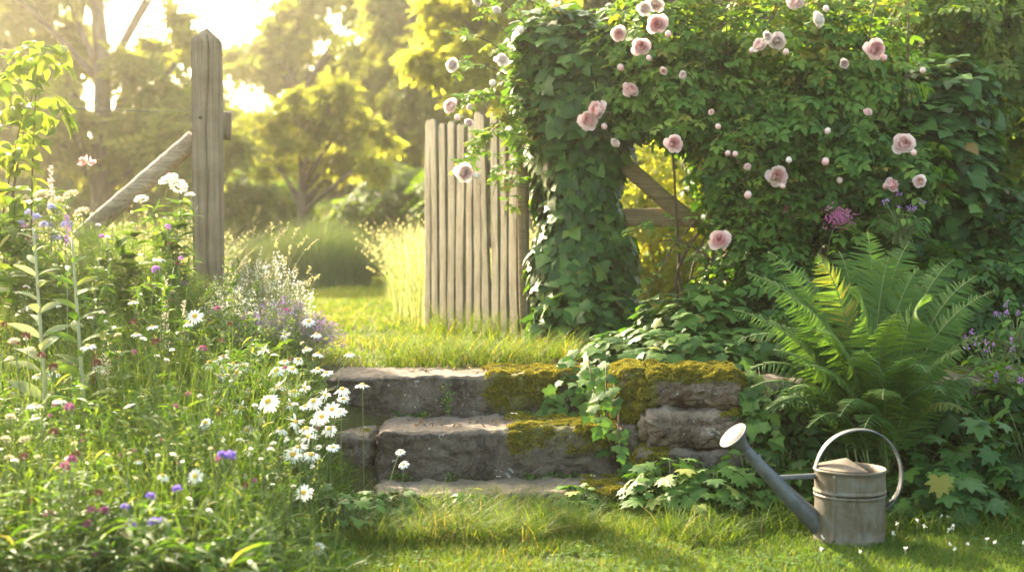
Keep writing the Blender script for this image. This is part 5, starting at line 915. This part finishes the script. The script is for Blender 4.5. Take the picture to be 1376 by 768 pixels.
for px, py, d, s_, lab in [(686, 556, 5.45, .016, 'fallen white petals on the middle step'), (667, 641, 5.12, .009, 'single white petal on the bottom step'), (655, 488, 6.0, .010, 'white petal at the back edge of the top step'), (793, 640, 5.12, .011, 'pale fallen petal on the mossy flat stone')]:
    mb = MB(); p = W(px, py, d); scatter(mb, OVAL, np.array([p, p + [s_ * .9, .003, 0]]) + [0, 0, .004], np.array([[1, .2, 0], [.7, -.6, 0]]), np.array([[0, -.1, 1], [.1, 0, 1.0]]), s_, .5); tag(mb.build('fallen_petal', M['white']), lab, 'petal')

# ------------------------------------------------------------------ trees and bushes behind
def tree(name, label, base, hgt, tr, blobs, tpl, size, ml, group=None, limbs=None, lean=0.0):
    base = np.asarray(base, float); o = thing(name, label, 'tree', base, group); st = MB(); top = base + np.array([lean, 0, hgt]); pts = bez(base - [0, 0, .1], base + np.array([0, 0, hgt * .5]), top, 16); pts = pts + .25 * tr * np.stack([vn(pts, 1.5, 1), vn(pts, 1.5, 2), 0 * pts[:, 0]], -1) * 2; tube(st, pts, tr * np.linspace(1.15, .4, 16), 12)
    for c, r, n in blobs:
        for j in range(2):
            e = np.asarray(c, float) + RS.normal(0, .3, 3) * np.asarray(r); k = min(15, max(3, int(15 * np.clip((e[2] - base[2]) / hgt * .6, .2, .95)))); s_ = pts[k]; tube(st, bez(s_, (s_ + e) / 2 + [0, 0, .15 * hgt * .3], e, 9), np.linspace(tr * .38, tr * .1, 9), 6)
    for a, b, c in (limbs or []): tube(st, bez(a, b, c, 12), np.linspace(tr * .5, tr * .22, 12), 8)
    st.build('trunk', M['bark'], o); mb = MB()
    for c, r, n in blobs:   # leaves gathered in twig clumps, sky between the clumps
        nc = max(3, n // 30); cc, d0 = blob(c, r, nc, .2); kk = RS.randint(0, nc, n); cr = np.mean(r) * .17; p = cc[kk] + rdir(n) * (cr * RS.uniform(.1, 1.25, n))[:, None] * np.array([1.2, 1.2, .8]); f, nr = leafdirs(norm(d0[kk] + rdir(n)), .5, .8, .5); scatter(mb, tpl, p, f, nr, RS.uniform(size * .6, size * 1.3, n), np.clip(RS.normal(.5, .24, n), 0, 1))
    mb.build('crown', M[ml], o); return o
def blobs_px(L, d, jit=.6): return [(W(x, y, d + RS.normal(0, jit)), (rx / PXM(d), min(rx, ry) / PXM(d) * 1.1, ry / PXM(d)), n) for x, y, rx, ry, n in L]
B20 = 19.0
tree('broadleaf_tree', 'tall dark-trunked tree in the glowing haze at the upper left', G(W(133, 0, B20)[0], B20), 5.4, .15, blobs_px([(30, 60, 90, 90, 1100), (35, 160, 70, 60, 700), (215, 130, 70, 60, 420), (170, 190, 90, 40, 500), (30, -70, 120, 80, 700), (250, 190, 60, 50, 500), (240, -80, 140, 60, 300), (225, 60, 50, 40, 160)], B20), SPRAY, .34, 'tree', None, [(W(146, 200, B20), W(180, 170, B20), W(235, 85, B20)), (W(150, 215, B20), W(190, 195, B20), W(255, 175, B20))])
tree('orchard_tree', 'small sunlit yellow-green tree with forked trunk beyond the path', G(W(405, 0, 17)[0], 17), 1.7, .075, blobs_px([(395, 175, 42, 34, 330), (470, 160, 46, 34, 330), (440, 125, 44, 24, 230), (503, 185, 28, 24, 150), (365, 210, 36, 22, 170), (455, 215, 60, 20, 240), (415, 145, 34, 20, 140), (490, 215, 34, 16, 110)], 17, .5), SPRAY, .2, 'treey')
tree('broadleaf_tree', 'tall hazy tree standing behind the little yellow one', G(W(395, 0, 27)[0], 27), 7, .15, blobs_px([(330, 110, 60, 60, 380), (420, 50, 80, 60, 520), (500, 120, 70, 80, 800), (350, 190, 60, 50, 600), (440, 240, 80, 50, 800), (560, 60, 50, 60, 500), (400, -60, 120, 60, 450), (520, -20, 60, 50, 400)], 27, 1), SPRAY, .46, 'tree')
tree('broadleaf_tree', 'dark massed tree behind the end of the picket gate', G(W(560, 0, 24)[0], 24), 5, .15, blobs_px([(545, 150, 60, 70, 1000), (600, 110, 70, 90, 1300), (590, 210, 70, 60, 1200), (515, 90, 40, 50, 350), (660, 180, 80, 80, 1400), (560, 20, 60, 50, 450)], 24, .7), SPRAY, .42, 'tree')
tree('lime_tree', 'bright yellow-green tree overhanging behind the gate at the top', G(W(720, 0, 13.5)[0], 13.5), 2.8, .09, blobs_px([(620, 25, 66, 36, 480), (590, 70, 46, 32, 260), (690, 10, 60, 40, 420), (650, 90, 50, 40, 260), (720, -50, 100, 50, 600), (600, -30, 50, 40, 300)], 13.5, .4), SPRAY, .19, 'treey')
tree('broadleaf_tree', 'dark shady tree behind the rose bush', G(W(960, 0, 17)[0], 17), 4, .14, blobs_px([(900, 60, 100, 90, 2400), (1020, 30, 110, 90, 2600), (820, 20, 80, 70, 1500), (960, 170, 120, 80, 2200), (1080, 140, 100, 80, 2000), (900, -70, 140, 60, 1500), (840, 150, 80, 80, 1300)], 17, .5), SPRAY, .34, 'darkwood')
tree('broadleaf_tree', 'dark shady tree behind the right end of the fence', G(W(1250, 0, 15)[0], 15), 4, .13, blobs_px([(1180, 40, 110, 90, 2400), (1300, 60, 110, 90, 2400), (1240, 170, 130, 90, 2200), (1390, 120, 100, 110, 2000), (1150, -60, 140, 70, 1600), (1340, -60, 140, 70, 1600)], 15, .5), SPRAY, .32, 'darkwood')
far = [(-16, 40, 'tallest far hazy tree at the left of the wood'), (-9.5, 44, 'far hazy tree second from the left of the wood'), (-3, 42, 'far hazy tree left of centre in the wood'), (4, 45, 'far hazy tree right of centre in the wood'), (11, 41, 'far hazy tree at the right of the wood'), (18, 44, 'rightmost far hazy tree of the wood')]
f0 = None
for k, (x, y, lab) in enumerate(far):
    if f0 is None:
        f0 = tree('forest_tree', lab, G(x, y), 5, .25, [((x + a * .85, y + b, c * .78 + .4), (r * .9, r * .9, r * .65), n) for a, b, c, r, n in [(0, 0, 6.6, 2.2, 600), (-2, .5, 4.8, 2.0, 560), (2.2, -.3, 5.0, 2.0, 560), (-1.6, 0, 2.4, 2.0, 900), (1.8, .3, 2.2, 2.1, 900), (0, -.8, 3.6, 2.0, 700), (-3.6, 0, 2, 1.6, 700), (3.7, 0, 1.8, 1.6, 700)]], SPRAY, .62, 'tree', 'far trees of the wood')
    else: dup(f0, G(x, y), k * 1.7, lab, [1, .74, .72, .85, .96, 1.05][k])
bs = None
for k, (px, d, s_, lab) in enumerate([(330, 20, 1.0, 'round green bush just right of the oak post'), (60, 21, 1.3, 'dim green bush behind the fennel at far left'), (190, 22, 1.15, 'hazy bush behind the slanting log brace'), (545, 19, 1.0, 'green bush behind the free end of the gate'), (640, 18, 1.1, 'bush seen through the gate pickets'), (440, 26, 1.2, 'low hazy bush behind the orchard tree'), (790, 17, 1.2, 'bush hidden behind the ivy post'), (1050, 14, 1.1, 'bush behind the fence right of the rails'), (1300, 13, 1.1, 'bush behind the fence at the far right')]):
    p = G(W(px, 0, d)[0], d)
    if bs is None:
        bs = shrub('round_bush', lab, 'bush', p, [(p + np.array([0, 0, .75]), (.75, .7, .7), 1100), (p + np.array([-.5, .1, .5]), (.55, .5, .5), 600), (p + np.array([.55, 0, .55]), (.55, .5, .5), 600)], SPRAY, .26, 'shrub', .6, .3, 8, 'green bushes before the wood')
    else: dup(bs, p, k * 1.3, lab, s_)
# feathery grass-like bush at the turn of the path
for px, d, rad, h, n, lab in [(428, 14.5, .52, .78, 9000, 'rounded feathery blue-green bush at the end of the mown path'), (355, 15.5, .35, .62, 4000, 'smaller feathery bush left of the rounded one')]:
    g = G(W(px, 0, d)[0], d); o = thing('feathery_bush', lab, 'bush', g); a = RS.uniform(0, 6.28, n); r = rad * np.sqrt(RS.uniform(0, 1, n)); P = g + np.stack([r * np.cos(a), r * np.sin(a) * .8, 0 * a], -1); hh = h * np.sqrt(1 - .75 * (r / rad) ** 2) * RS.uniform(.5, 1.08, n); mb = MB(); blades(mb, P, hh, .009, RS.uniform(.1, .45, n), np.clip(RS.normal(.5, .25, n), 0, 1), 3, 0, a + RS.normal(0, .5, n)); mb.build('foliage', M['bluegreen'], o)
